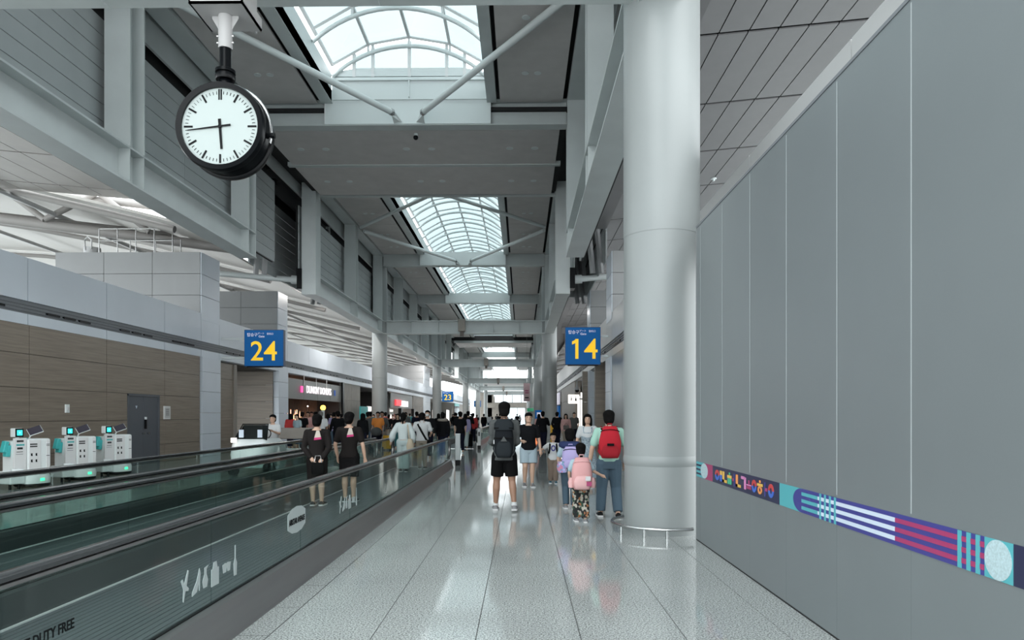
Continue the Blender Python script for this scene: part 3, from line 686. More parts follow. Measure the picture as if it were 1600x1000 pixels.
lit('red_shop_sign', 'glowing red and white sign over the shop right of the first column', 'sign', [('red_panel', (-12.1, -11.95, 67, 70, 2.5, 3.05), 'redlit'), ('white_panel', (-12.1, -11.95, 70.05, 74, 2.45, 3.0), 'whitelamp'), ('header', (-12.3, -12.1, 65, 77.8, 2.25, FZ0-.1), 'shopmid')], (-12.1, 71, 2.2))
lit('dark_shop_pillar', 'black pillar at the left of the orange glowing shop', 'pillar', [('shaft', (-12, -11.7, 68.3, 69.3, 0, 2.25), 'black'), ('base', (-12.05, -11.65, 68.2, 69.4, 0, .15), 'black')], (-11.9, 68.8, 0))
lit('dark_shop_pillar', 'black pillar at the right of the orange glowing shop', 'pillar', [('shaft', (-12, -11.7, 76.4, 77.4, 0, 2.25), 'black'), ('base', (-12.05, -11.65, 76.3, 77.5, 0, .15), 'black')], (-11.9, 76.9, 0))
lit('orange_display', 'orange and white glowing display deep inside the shop', 'display', [('orange_box', (-13.6, -13.4, 70.4, 72.2, .9, 1.7), 'orangelit'), ('white_box', (-13.6, -13.4, 71.2, 73.2, 1.9, 2.15), 'whitelamp'), ('red_box', (-13.7, -13.5, 73.6, 75.6, 1.0, 1.7), 'red')], (-13.5, 72, .9))
lit('cream_counter', 'pale lit counter under the red shop sign', 'counter', [('front', (-12.6, -12.4, 65.5, 68, .2, 1.9), 'shoplt'), ('glow_strip', (-12.4, -12.35, 65.6, 67.9, 1.2, 1.6), 'whitelamp')], (-12.5, 66.7, .2))
for k, (a, b, c, d) in enumerate(((96, 99.5, .4, 2.3), (101, 105, 1.2, 2.5), (114, 117, .6, 2.4))):
    lit('light_box', ['tall glowing white panel under the gate 23 sign, left one', 'glowing white panel right below the gate 23 sign', 'farther glowing white panel right of the gate 23 sign'][k], 'light box', [('panel', (-12.2, -12.05, a, b, c, d), 'whitelamp'), ('frame', (-12.3, -12.2, a-.2, b+.2, c-.1, d+.1), 'black')], (-12.1, a, c))
lit('dark_green_shopfront', 'dark green glazed shopfront between the far left columns', 'shopfront', [('glazing', (-12.05, -11.95, 125.5, 134.5, 0, 3.2), 'screen_d'), ('header', (-12.0, -11.9, 125.5, 134.5, 3.2, 3.7), 'teal')], (-12, 130, 0))

# ---- right side facade
wr = struct('wall_right_facade')
for a, b in ((10.4, 13.7), (13.7, 16.95), (16.95, 20.2), (20.2, 23.5), (23.5, 26.15)):
    MB().box(3.35, 3.43, a+.01, b-.01, 0, FZ0-.01).build('metal_panel', M['hoard'], wr)
MB().box(3.5, 3.6, 10, 26.2, 0, FZ0).build('backing', M['dark'], wr)
for k, (y, zt_) in enumerate(((29.2, 3.75), (35.2, 3.75))):
    t = thing('wood_fin_wall', ['tall wooden fin wall just right of the gate 14 sign foot', 'second wooden fin wall, behind and left of the first'][k], 'wall fin', (3.35, y, 0))
    for c0, c1 in zip(zw[:-1], zw[1:]): MB().box(3.06, 3.7, y, y+.25, c0+.005, min(c1, zt_)-.005).build('wood_panel', M['wood'], t)
    MB().box(3.04, 3.06, y-.01, y+.26, 0, zt_).build('edge_strip', M['stone'], t)
seat_shop('wall_right_corridor', 36, 60, x=3.35, s=1, depth=4, wallm='stone', ceilm='shoplt')
seat_shop('wall_right_recess', 27.9, 34.4, x=3.35, s=1, depth=3, wallm='shopdark')
seat_shop('wall_right_shop', 60.2, 120, x=3.35, s=1, depth=4, wallm='shoplt', ceilm='shoplt')
stone('wall_right_stone', 'R', [45, 50, 55, 60]); stone('wall_right_stone_far', 'R', [120, 135, 150, 165])
t = thing('restroom_sign', 'white projecting restroom sign with two black figures', 'sign', (3.0, 38.5, 2.2))
MB().box(2.55, 3.15, 38.5, 38.6, 2.2, 2.68).build('panel', M['whitelamp'], t); MB().box(3.15, 3.46, 38.52, 38.58, 2.4, 2.5).build('arm', M['chrome'], t); MB().box(3.40, 3.46, 38.52, 38.58, 2.4, FZ0+.05).build('bracket', M['chrome'], t)
for i, x in enumerate((2.72, 2.96)):
    MB().ball((x, 38.49, 2.55), .03, 8, 6).build('figure_head', M['black'], t); MB().prism([(x-.035, 2.5), (x+.035, 2.5), (x+(.05 if i else .02), 2.33), (x-(.05 if i else .02), 2.33)], 'y', 38.485, 38.5).build('figure_body', M['black'], t)
t = thing('teardrop_camera', 'dark teardrop dome camera hanging beside the restroom sign', 'camera', (2.9, 38.3, 3.0))  # camera housing on an arm, gives no light
MB().tube([(2.95, 37.5, 3.4), (2.95, 37.5, 3.1), (2.95, 37.5, 2.98), (2.95, 37.5, 2.9)], [.03, .05, .13, .15], 12).build('housing', M['tower'], t, smooth=60); MB().ball((2.95, 37.5, 2.88), .12).build('dome', M['black'], t, smooth=60); MB().box(3.38, 3.42, 37.48, 37.52, 3.38, FZ0+.05).build('drop_rod', M['tower'], t); MB().box(2.93, 3.42, 37.48, 37.52, 3.38, 3.42).build('arm', M['tower'], t)
for k, (y, z0, z1, w_) in enumerate(((36.6, .6, 2.5, .25), (38.9, .4, 2.6, .5), (41.5, .3, 2.9, .35), (43.6, .3, 2.7, .5))):
    lit('light_strip', ['bright vertical light strip nearest the wooden fins', 'bright vertical light strip under the restroom sign', 'third bright vertical strip of the right corridor', 'farthest bright vertical strip of the right corridor'][k], 'lamp', [('strip', (3.5, 3.6, y, y+w_, z0, z1), 'whitelamp'), ('housing', (3.6, 3.68, y-.05, y+w_+.05, z0-.05, z1+.05), 'white2')], (3.55, y, z0))
lit('blue_shop_sign', 'tall dark blue shop sign at the right behind the first column', 'sign', [('panel', (3.2, 3.34, 61, 69, 0, 2.4), 'signblue'), ('white_top', (3.15, 3.3, 60.5, 68, 2.5, 3.5), 'signwhite')], (3.25, 65, 0))

# ---- ceiling lamps of the lit shops, and fill lamps added under the soffits
def lamp(x, y, z, W, r=.35, col=(1, .97, .93)):
    l = bpy.data.lights.new('shop_and_fill_lamp', 'AREA'); l.shape = 'DISK'; l.size = r; l.energy = W; l.color = col
    o = bpy.data.objects.new('shop_and_fill_lamp', l); C.objects.link(o); o.location = (x, y, z)
for y in (42, 58, 70, 84, 98, 112, 128, 144): lamp(-10.9, y, EYE+7.3, 320);  # added fill without real fittings, lifts the far left columns and floor
for y in (50, 66, 84, 100, 116, 134): lamp(2.75, y, EYE+7.3, 220)  # the same added fill along the right column row
for y in (70, 108, 128): lamp(-14.2, y, FZ0-.1, 120)
for y in (40, 48, 70, 90): lamp(5, y, FZ0-.1, 45)
# ================================================================ hoarding on the right
hd = struct('wall_right', 'grey metal hoarding wall with a coloured printed band')
y = 8.62; HX = 2.18; HT = EYE+2.33
k = 0
while y > -2:
    o = MB().box(0, .05, .001, .929, .012, HT).build('hoarding_panel', M['hoard'], hd); o.location = (HX, y-.93, 0)
    MB().box(HX-.001, HX+.02, y-.005, y+.005, 1.0, HT-.02).build('seam', M['seam'], hd)
    y -= .93
MB().box(HX, HX+.05, 8.624, 8.80, .012, HT).build('hoarding_panel', M['hoard'], hd)
MB().box(HX-.006, HX+.06, -2, 8.81, HT, HT+.025).build('top_trim', M['groove'], hd)
MB().box(HX-.003, HX+.05, -2, 8.81, 0, .012).build('base_gap', M['dark'], hd)
MB().box(HX, HX+.4, 8.8, 8.84, 0, HT).build('end_return', M['tower'], hd)
MB().box(HX+.06, HX+.12, -2, 8.8, 0, HT-.02).build('frame', M['groove'], hd)
BZ0, BZ1 = .795, .98; T0 = HX-.004
def band(nm, ya, yb, z0, z1, m, lift=0): MB().box(T0-lift*.0012, HX, min(ya, yb), max(ya, yb), z0, z1).build(nm, M[m], hd)
hz = BZ1-BZ0
band('band_teal_field', 8.79, 8.42, BZ0, BZ1, 'tealp')
for i in range(3): band('band_stripe', 8.79, 8.50, BZ0+hz*(.16+.28*i), BZ0+hz*(.28+.28*i), 'navy', 1)
band('band_magenta_field', 8.42, 8.05, BZ0, BZ1, 'magenta')
def disc(yc, zc, ry, rz, m, lift):
    pts = [(yc+ry*math.cos(a), zc+rz*math.sin(a)) for a in [2*PI*i/32 for i in range(32)]]
    MB().prism(pts, 'x', T0-lift*.0012, HX).build('band_disc', M[m], hd)
disc(8.42, (BZ0+BZ1)/2, .16, hz*.48, 'palec', 2)
band('band_navy_field', 8.05, 5.97, BZ0, BZ1, 'navy')
band('band_teal_field', 5.97, 5.50, BZ0, BZ1, 'tealp')
disc(5.50, (BZ0+BZ1)/2, .17, hz*.5, 'indigo', 1)
band('band_indigo_field', 5.50, 3.34, BZ0, BZ1, 'indigo')
for i in range(3):
    a, b = BZ0+hz*(.14+.29*i), BZ0+hz*(.28+.29*i)
    band('band_stripe', 5.50, 5.20, a, b, 'tealp', 2); band('band_stripe', 5.20, 4.13, a, b, 'whitep', 2); band('band_stripe', 4.13, 3.34, a, b, 'magenta', 2)
for y in (5.17, 5.09, 5.01, 4.93): band('band_bar', y, y-.028, BZ0, BZ1, 'tealp', 3)
for y in (3.54, 3.47, 3.40): band('band_bar', y, y-.03, BZ0, BZ1, 'tealp', 3)
band('band_teal_field', 3.34, 3.145, BZ0, BZ1, 'tealp')
disc(3.245, (BZ0+BZ1)/2, .092, hz*.5, 'palec', 2)
band('band_navy_field', 3.145, 1.2, BZ0, BZ1, 'navy')
# the row of Korean letters built from simple shapes; u = px column in the photograph's wall, converted to metres once
def gy(px): return HX*1100/(px-815)
LZ0, LZ1 = BZ0+.035, BZ1-.035; lh = LZ1-LZ0
def glyph(p0, p1, shapes):
    ya, yb = gy(p0), gy(p1)
    for kind, u0, u1, v0, v1, m in shapes:
        A, B = ya+(yb-ya)*u0, ya+(yb-ya)*u1; z0, z1 = LZ0+lh*v0, LZ0+lh*v1
        if kind == 'b': MB().box(T0-.004, HX, min(A, B), max(A, B), z0, z1).build('letter_stroke', M[m], hd)
        else:
            n = 20; cy, cz, ry, rz = (A+B)/2, (z0+z1)/2, abs(A-B)/2, (z1-z0)/2
            for half, mm in (((0, PI), m[0]), ((PI, 2*PI), m[1])):
                q = MB(); an = [half[0]+(half[1]-half[0])*i/n for i in range(n+1)]
                v = [(x, cy+ry*k_*math.cos(t_), cz+rz*k_*math.sin(t_)) for t_ in an for k_ in (1, .45) for x in (T0-.004, HX)]
                f = []
                for i in range(n): a = 4*i; b = a+4; f += [(a, b, b+2, a+2), (a, a+1, b+1, b), (a+2, b+2, b+3, a+3)]
                q.add(v, f).build('letter_stroke', M[mm], hd)
glyph(1117, 1123.5, [('o', 0, 1, 0, 1, ('red', 'blue'))])
glyph(1124.6, 1127.4, [('b', 0, 1, 0, .62, 'blue'), ('b', 0, 1, .62, 1, 'yellow')])
glyph(1128.5, 1135, [('b', 0, .42, 0, 1, 'yellow'), ('b', 0, 1, 0, .26, 'yellow')])
glyph(1136, 1142.4, [('b', .38, .62, .84, 1.05, 'green'), ('b', 0, 1, .55, .80, 'yellow'), ('b', .08, .42, 0, .55, 'green'), ('b', .55, .95, 0, .55, 'green')])
glyph(1143.7, 1147.3, [('b', .7, 1, -.05, 1.05, 'indigo'), ('b', 0, .7, .38, .62, 'magenta')])
glyph(1149.3, 1156.6, [('b', 0, .40, 0, 1.05, 'orange'), ('b', 0, 1, 0, .24, 'yellow')])
glyph(1157.5, 1164.6, [('b', 0, .75, .80, 1.05, 'pink'), ('b', .66, 1, 0, 1.0, 'pink')])
glyph(1166, 1173, [('b', .38, .6, .5, .85, 'magenta'), ('b', 0, 1, .40, .5, 'pink'), ('b', .05, .95, .12, .36, 'magenta')])
glyph(1174, 1181, [('o', 0, 1, 0, 1.02, ('red', 'blue'))])
glyph(1182.4, 1190.6, [('b', .38, .62, .9, 1.1, 'orange'), ('b', 0, 1, .64, .84, 'yellow'), ('o', .1, .9, 0, .66, ('orange', 'orange'))])
glyph(1193.6, 1198, [('b', 0, .3, -.05, 1.05, 'indigo'), ('b', .3, 1, .38, .62, 'magenta')])
glyph(1199.5, 1208, [('o', 0, 1, 0, 1.05, ('red', 'blue'))])

# ================================================================ clock
CX, CY, CZ, CR = -3.6, 8.35, EYE+3.45, .525
ck = thing('hanging_clock', 'big round black two faced station clock hanging from the beam', 'clock', (CX, CY, CZ))
Rz = Matrix.Rotation(math.radians(0), 4, 'Z'); 
def ckb(mb, nm, m, parent=ck, smooth=None, bevel=0):
    off = (CX, CY, CZ)
    mb.v = [tuple(Rz @ Vector(v)+Vector(off)) for v in mb.v]
    return mb.build(nm, m, parent, smooth=smooth, bevel=bevel)
def ring(mb, prof, n=72):
    """prof: (y, r) closed profile lathe about the Y axis"""
    k = len(prof); v = [(r*math.cos(2*PI*j/n), y, r*math.sin(2*PI*j/n)) for j in range(n) for y, r in prof]
    f = [(j*k+i, j*k+(i+1) % k, ((j+1) % n)*k+(i+1) % k, ((j+1) % n)*k+i) for j in range(n) for i in range(k)]
    return mb.add(v, f)
dep = .30
ckb(ring(MB(), [(-.02, .46), (-.03, .52), (0, .535), (.05, .535), (.07, .50), (.03, .46)]), 'front_bezel', M['black'], smooth=50)
ckb(ring(MB(), [(.05, .49), (.07, .505), (dep, .505), (dep, .49)]), 'drum', M['black'], smooth=50)
ckb(ring(MB(), [(dep-.02, .50), (dep, .535), (dep+.05, .535), (dep+.08, .52), (dep+.08, .3), (dep+.02, .3)]), 'rear_bezel', M['black'], smooth=50)
ckb(ring(MB(), [(.012, .001), (.012, .462), (.03, .462), (.03, .001)]), 'dial', M['dial'])
ckb(ring(MB(), [(dep+.03, .001), (dep+.03, .31), (dep+.04, .31), (dep+.04, .001)]), 'rear_dial', M['dial'])
for i in range(60):
    a = 2*PI*i/60; big = i % 5 == 0
    r0, r1, wd = (.33, .435, .022) if big else (.385, .42, .005)
    if i == 0: 
        for dx in (-.013, .013):
            ckb(MB().box(dx-.008, dx+.008, .006, .012, r0-.01, r1+.01), 'hour_mark', M['black'])
        continue
    q = MB(); R = Matrix.Rotation(a, 3, 'Y'); q.cbox(R @ Vector((0, .009, (r0+r1)/2)), (wd, .006, r1-r0), R); ckb(q, 'hour_mark' if big else 'minute_mark', M['black'])
def hand(nm, deg, l0, l1, w0, w1, y):
    R = Matrix.Rotation(math.radians(deg), 3, 'Y')
    p = [(-w0/2, -l0), (w0/2, -l0), (w1/2, l1), (-w1/2, l1)]
    q = MB(); v = [R @ Vector((a, yy, b)) for yy in (y, y-.004) for a, b in p]
    q.add(v, [(0,1,2,3), (7,6,5,4), (0,4,5,1), (1,5,6,2), (2,6,7,3), (3,7,4,0)]); ckb(q, nm, M['black'])
hand('hour_hand', 176, -.0+.09, .27, .034, .026, .004); hand('minute_hand', 263,    .13, .39, .024, .011, -.002)
ckb(MB().tube([(0, .01, 0), (0, -.01, 0)], .02, 14), 'hub', M['black'])
# side yoke with pivot
q = MB(); q.tube([(.555*math.sin(a), dep/2+.02, .555*math.cos(a)) for a in [math.radians(d) for d in range(0, 106, 7)]], (.02), 6, up=(0,1,0)); ckb(q, 'yoke', M['chrome'], smooth=50)
ckb(MB().tube([(.50, dep/2+.02, -.05), (.60, dep/2+.02, -.05)], .035, 12), 'pivot', M['black'], smooth=40)
ckb(MB().tube([(.0, .16, .52), (0, .16, .60), (0, .16, .62)], [.10, .085, .07], 20), 'neck', M['black'], smooth=40)
ckb(MB().tube([(0, .16, .62), (0, .16, .64), (0, .16, .675), (0, .16, .68), (0, .16, .70), (0, .16, .705), (0, .16, .74), (0, .16, .75)], [.11, .118, .118, .095, .095, .118, .118, .10], 24), 'collar', M['black'], smooth=30)
ckb(MB().tube([(0, .16, .75), (0, .16, 1.02)], .068, 20), 'lower_pole', M['black'], smooth=40)
ckb(MB().tube([(0, .16, 1.0), (0, .16, 1.42)], .082, 20), 'upper_pole', M['clockwhite'], smooth=40)
for s in (-1, 1):
    q = MB(); q.prism([(s*.07, 1.22), (s*.16, 1.37), (s*.16, 1.40), (s*.07, 1.40)], 'y', .155, .165); ckb(q, 'gusset', M['clockwhite'])
    for z in (1.08, 1.16): ckb(MB().tube([(s*.08, .16, z), (s*.105, .16, z)], .014, 8), 'bolt', M['chrome'])
q = MB(); q.box(-.32, .32, -.12, .5, 1.40, 1.425); q.box(-.32, .32, -.12, -.10, 1.40, 1.5); q.box(.30, .32, -.12, .5, 1.40, 1.55); q.box(-.32, -.30, -.12, .5, 1.40, 1.55); ckb(q, 'ceiling_bracket', M['clockwhite'])
for s in (-.2, .2): ckb(MB().box(s-.02, s+.02, .1, .6, 1.42, 1.98), 'hanger_strap', M['clockwhite'])

# ================================================================ gate signs
def gate_sign(num, x0, x1, y, label, sgn, z0=3.50, h=1.46, lines=True):
    t = thing('gate_sign', label, 'sign', ((x0+x1)/2, y, z0))
    MB().box(x0, x1, y, y+.22, z0, z0+h).build('case', M['signedge'], t, bevel=.01)
    MB().box(x0+.02, x1-.02, y-.012, y, z0+.02, z0+h-.02).build('face', M['signblue'], t)
    cx = (x0+x1)/2; F = lambda x, z: frame((x, y-.02, z), (1,0,0), (0,0,1))
    text('numerals', num, 1.10, F(cx+(.04 if num == '14' else 0), z0+.57*h/1.46), M['signyel'], t, .006, .006, sx=1.0)
    if num == '14': MB().prism([(cx-.42, z0+.78), (cx-.42, z0+.90), (cx-.22, z0+1.0), (cx-.22, z0+.87)], 'y', y-.026, y-.014).build('numeral_flag', M['signyel'], t)
    if lines:
        text('korean_word', '탑승구', .155, F(x0+.33, z0+h-.21), M['signwhite'], t, .004, .001)
        text('gate_word', 'Gate', .12, F(x0+.70, z0+h-.27), M['signwhite'], t, .004, .001)
        text('japanese_word', 'ゲート', .09, F(x0+.68, z0+h-.155), M['signwhite'], t, .004, .0)
        text('chinese_word', '登机口', .09, F(x0+1.04, z0+h-.17), M['signwhite'], t, .004, .0)
    xa, xb = (x0-.95, x0) if sgn < 0 else (x1, x1+.4)
    for z in (z0+.35, z0+h-.35): MB().box(xa, xb, y+.08, y+.14, z-.04, z+.04).build('bracket', M['steel_lt'], t)
    MB().box(x0+.1, x1-.1, y+.02, y+.2, z0-.035, z0).build('lower_trim', M['black'], t)
    return t
gate_sign('24', -11.05, -9.47, 27.9, 'blue gate 24 sign with yellow numerals hung before the left wood-lined recess', -1)
gate_sign('14', 1.68, 3.05, 27.2, 'blue gate 14 sign with yellow numerals left of the huge white column', 1)
gate_sign('23', -11.3, -9.7, 100, 'small looking blue gate 23 sign beside the second left column', -1)
gate_sign('22', -11.05, -9.4, 163, 'far blue gate 22 sign half hidden by the left columns', -1, lines=False)

# ================================================================ moving walkways
def newel(q_, x, y, z0, z1, s): pass
def walkway(x0, x1, y0, y1, label, detail=True):
    t = thing('moving_walkway', label, 'moving walkway', ((x0+x1)/2, (y0+y1)/2, 0))
    gx0, gx1 = x0+.13, x1-.13
    for s, xo, xg in ((1, x1, gx1), (-1, x0, gx0)):
        q = MB(); q.prism([(xo, .0), (xo-s*.015, .02), (xo-s*.075, .235), (xo-s*.10, .25), (xg+s*.012, .255), (xg+s*.012, 0)], 'y', y0-.35, y1+.35); q.build('outer_skirt', M['steelskirt'], t)
        q = MB(); q.prism([(xg-s*.012, .0), (xg-s*.012, .255), (xg-s*.055, .24), (xg-s*.11, .05), (xg-s*.11, 0)], 'y', y0-.35, y1+.35); q.build('inner_skirt', M['innerskirt'], t)
        MB().box(xg-.014, xg+.014, y0-.3, y1+.3, .24, .262).build('glass_shoe', M['black'], t)
        L = 1.95; n = max(1, round((y1-y0)/L)); d = (y1-y0)/n
        for i in range(n):
            MB().box(xg-.006, xg+.006, y0+i*d+.006, y0+(i+1)*d-.006, .262, .84).build('glass_panel', M['glass'], t)
        def loop(z, r, nm, m, w2, h2, ext):
            zc = (.30+z)/2; rr = (z-.30)/2
            pts = [(xg, y0+ext_[0], ext_[1]) for ext_ in [(-rr*math.sin(a), zc+rr*-math.cos(a)) for a in [PI*i/10 for i in range(0, 10)]]]
            pts = pts+[(xg, y0+(y1-y0)*i/8, z) for i in range(9)]+[(xg, y1+rr*math.sin(a), zc+rr*math.cos(a)) for a in [PI*i/10 for i in range(1, 11)]]
            q = MB(); q.tube(pts, [(w2, h2)]*len(pts), 8, up=(1,0,0) if False else None) if False else None
            v = []; k = len(pts); n_ = 8
            for i, p in enumerate(pts):
                p = Vector(p); tg = (Vector(pts[min(i+1, k-1)])-Vector(pts[max(i-1, 0)])).normalized(); a = Vector((1, 0, 0)); b = tg.cross(a)
                for j in range(n_):
                    an = 2*PI*(j+.5)/n_; v.append(p+a*w2*max(-1, min(1, 1.25*math.cos(an)))+b*h2*max(-1, min(1, 1.25*math.sin(an))))
            q.add(v, [(i*n_+j, i*n_+(j+1) % n_, (i+1)*n_+(j+1) % n_, (i+1)*n_+j) for i in range(k-1) for j in range(n_)]+[tuple(range(n_))[::-1], tuple((k-1)*n_+j for j in range(n_))])
            q.build(nm, m, t, smooth=35)
        loop(.885, 0, 'handrail', M['rail'], .044, .020, 0)
        loop(.852, 0, 'handrail_guide', M['railcap'], .026, .016, 0)
    MB().box(gx0+.11, gx1-.11, y0-.4, y1+.4, 0, .016).build('tread_belt', M['belt'], t)
    if detail:
        q = MB(); x = gx0+.14
        while x < gx1-.14: q.box(x, x+.05, y0, y1, .016, .020); x += .06
        q.build('belt_ribs', M['belt'], t, kind='stuff')
        for x in (gx0+.115, gx1-.135): MB().box(x, x+.02, y0, y1, .016, .03).build('edge_line', M['white2'], t)
    for y in (y0-.9, y1+.4): MB().box(gx0+.1, gx1-.1, y, y+.5, 0, .012).build('comb_plate', M['chrome'], t)
    return t
w1 = walkway(-3.93, -2.0, -3, 20.4, 'near moving walkway with glass sides carrying the two uniformed women')
w2 = walkway(-5.98, -4.13, -3, 20.4, 'second moving walkway from the right, left of the near one')
walkway(-3.93, -2.0, 33.5, 62, 'farther moving walkway beyond the first cross gap', False)
walkway(-5.98, -4.13, 33.5, 62, 'farther moving walkway left of the other far one', False)
walkway(-3.93, -2.0, 72, 108, 'third moving walkway in the far distance', False)
t = thing('walkway_divider', 'long steel deck between the two near moving walkways', 'deck', (-4.03, 8, 0))
MB().box(-4.12, -3.94, -3.2, 20.7, 0, .26).build('deck', M['steelskirt'], t)
MB().box(-4.11, -3.95, -3.2, 20.7, .26, .27).build('cover_strip', M['chrome'], t)
for k, (x, y) in enumerate(((-1.97, 21.75), (-1.95, 32.3))):
    t = thing('sensor_post', ['square steel sensor post with black foot at the near walkway end', 'square sensor post with white front at the start of the far walkway'][k], 'post', (x, y, 0))
    MB().box(x-.075, x+.075, y-.06, y+.06, .17, .96).build('shaft', M['steel'] if k == 0 else M['white2'], t, bevel=.01)
    MB().box(x-.08, x+.08, y-.065, y+.065, 0, .17).build('foot', M['black'], t)
    MB().box(x-.077, x+.077, y-.062, y+.062, .96, .985).build('cap', M['black'] if k else M['steel_lt'], t)
    if k: MB().box(x-.03, x+.03, y-.068, y-.06, .6, .8).build('reader', M['black'], t)
# printed decals on the near glass
GX = -2.13+.0065
def gp(px, py):  # point on the near glass plane seen in the photograph, used to measure the stickers
    y = 2.13*1100/(815-px); return y, EYE-(py-649)/1100*y
def gl(nm, pts, m, parent=w1, x=GX): MB().prism(pts, 'x', x, x+.003).build(nm, M[m], parent)
text('lettering', 'T DUTY FREE', .066, frame((GX+.002, 3.31, .565), (0,1,0), (0,0,1)), M['decaldark'], w1, .001, .0015, align='RIGHT', sx=.86)
cy, cz = gp(461, 812); a, b = .26, .125
gl('round_sticker', [(cy+a*sx_, cz+b*sz_) for sx_, sz_ in ((-1, -.55), (-.55, -.9), (0, -1), (.55, -.9), (1, -.55), (1, .55), (.55, .9), (0, 1), (-.55, .9), (-1, .55))], 'decal')
text('lettering', 'AIRSTAR AVENUE', .075, frame((GX+.006, cy, cz-.01), (0,1,0), (0,0,1)), M['decaldark'], w1, .001, .002, sx=.78)
def icons(y0, zc, k):
    S = lambda pts: [(y0+a*k, zc+b*k) for a, b in pts]
    gl('plane_icon', S([(0,.06), (.03,.07), (.06,.02), (.12,.13), (.14,.12), (.10,0), (.14,-.03), (.13,-.05), (.08,-.04), (.05,-.13), (.035,-.12), (.045,-.02)]), 'decal')
    gl('shoe_icon', S([(.20,-.12), (.29,-.10), (.33,-.02), (.335,-.1), (.345,-.1), (.36,.06), (.34,.10), (.29,.0), (.23,-.06), (.20,-.09)]), 'decal')
    gl('perfume_icon', S([(.42,-.1), (.49,-.1), (.51,-.04), (.48,.02), (.48,.06), (.52,.09), (.44,.08), (.44,.02), (.40,-.04)]), 'decal')
    gl('bag_icon', S([(.58,-.13), (.74,-.13), (.74,.03), (.71,.03), (.69,.09), (.63,.09), (.61,.03), (.58,.03)]), 'decal')
    gl('glasses_icon', S([(.82,.02), (.89,.03), (.91,.02), (.94,.03), (1.01,.02), (.99,-.06), (.94,-.06), (.92,0), (.90,-.06), (.84,-.06)]), 'decal')
    gl('bottle_icon', S([(1.09,-.14), (1.15,-.14), (1.16,-.02), (1.13,.03), (1.13,.16), (1.11,.16), (1.11,.03), (1.08,-.02)]), 'decal')
y_, z_ = gp(277, 890); y2_, _ = gp(366, 860)
icons(y_, .47, (y2_-y_)/1.16)
y_, z_ = gp(528, 775); y2_, _ = gp(556, 770)
icons(y_, .50, (y2_-y_)/1.16)
# ================================================================ people
def cmat(name, col, rough=.75, **k): 
    if name not in M: M[name] = mat(name, col, rough, **k)
    return M[name]
SK = cmat('skin', (.52, .33, .24), .5); SKD = cmat('skin_tanned', (.30, .165, .11), .5)
HAIR = cmat('black_hair', (.003, .0025, .0025), .8, spec=.12); HAIRG = cmat('grey_hair', (.12, .115, .11), .5)
def fuse(mb, name, m, vox, smooth=4, dec=None):
    """one continuous skin from overlapping closed shapes"""
    me = mb.mesh(name, m); o = bpy.data.objects.new('tmp', me); C.objects.link(o)
    r = o.modifiers.new('r', 'REMESH'); r.mode = 'VOXEL'; r.voxel_size = vox
    s = o.modifiers.new('s', 'SMOOTH'); s.factor = .5; s.iterations = smooth
    if dec: d = o.modifiers.new('d', 'DECIMATE'); d.ratio = dec
    dg = bpy.context.evaluated_depsgraph_get(); e = bpy.data.meshes.new_from_object(o.evaluated_get(dg)); bpy.data.objects.remove(o)
    e.name = name; e.polygons.foreach_set('use_smooth', [True]*len(e.polygons)); e.materials.clear(); e.materials.append(m)
    return e
def add(me, name, parent):
    o = bpy.data.objects.new(name, me); C.objects.link(o); o.parent = parent; return o
def limb(mb, pts, rs, n=10):
    P = [Vector(p) for p in pts]
    mb.tube(P, rs, n)
    for p, r in zip(P, rs):
        r = min(r) if isinstance(r, tuple) else r; mb.ball(p, r*.985, 10, 7)
def skeleton(h, pose, child=False, build=1.0):
    """joint table in local coordinates: the figure faces +y, feet at z 0"""
    J = {}; hs = .15*h if child else .128*h          # head height
    if child: J['hip'] = .47*h; J['sh'] = .775*h; J['neck'] = .82*h
    else: J['hip'] = .51*h; J['sh'] = .815*h; J['neck'] = .858*h
    wd = (.118 if not child else .115)*h*build          # half shoulder
    J['wd'] = wd; J['hw'] = .052*h*(1 if not child else 1); J['hs'] = hs; J['h'] = h
    J['lean'] = pose.get('lean', 0)
    for s, nm in ((-1, 'L'), (1, 'R')):
        kn, an = pose.get('leg'+nm, ((0, 0), (0, 0)))      # (dx, dy) of knee and ankle in units of h
        hipp = Vector((s*J['hw'], 0, J['hip'])); lift = pose.get('lift'+nm, 0)
        k = Vector((s*J['hw']*.95+kn[0]*h, kn[1]*h, .275*h)); a = Vector((s*J['hw']*.9+an[0]*h, an[1]*h, .045*h+lift*h))
        J['leg'+nm] = (hipp, k, a)
        el, hd_ = pose.get('arm'+nm, ((s*.03, -.01, -.17), (s*.02, .02, -.31)))
        sh = Vector((s*(wd-.02*h), J['lean']*h, J['sh']-.012*h)); J['arm'+nm] = (sh, Vector((sh.x+el[0]*h, sh.y+el[1]*h, sh.z+el[2]*h)), Vector((sh.x+hd_[0]*h, sh.y+hd_[1]*h, sh.z+hd_[2]*h)))
    return J
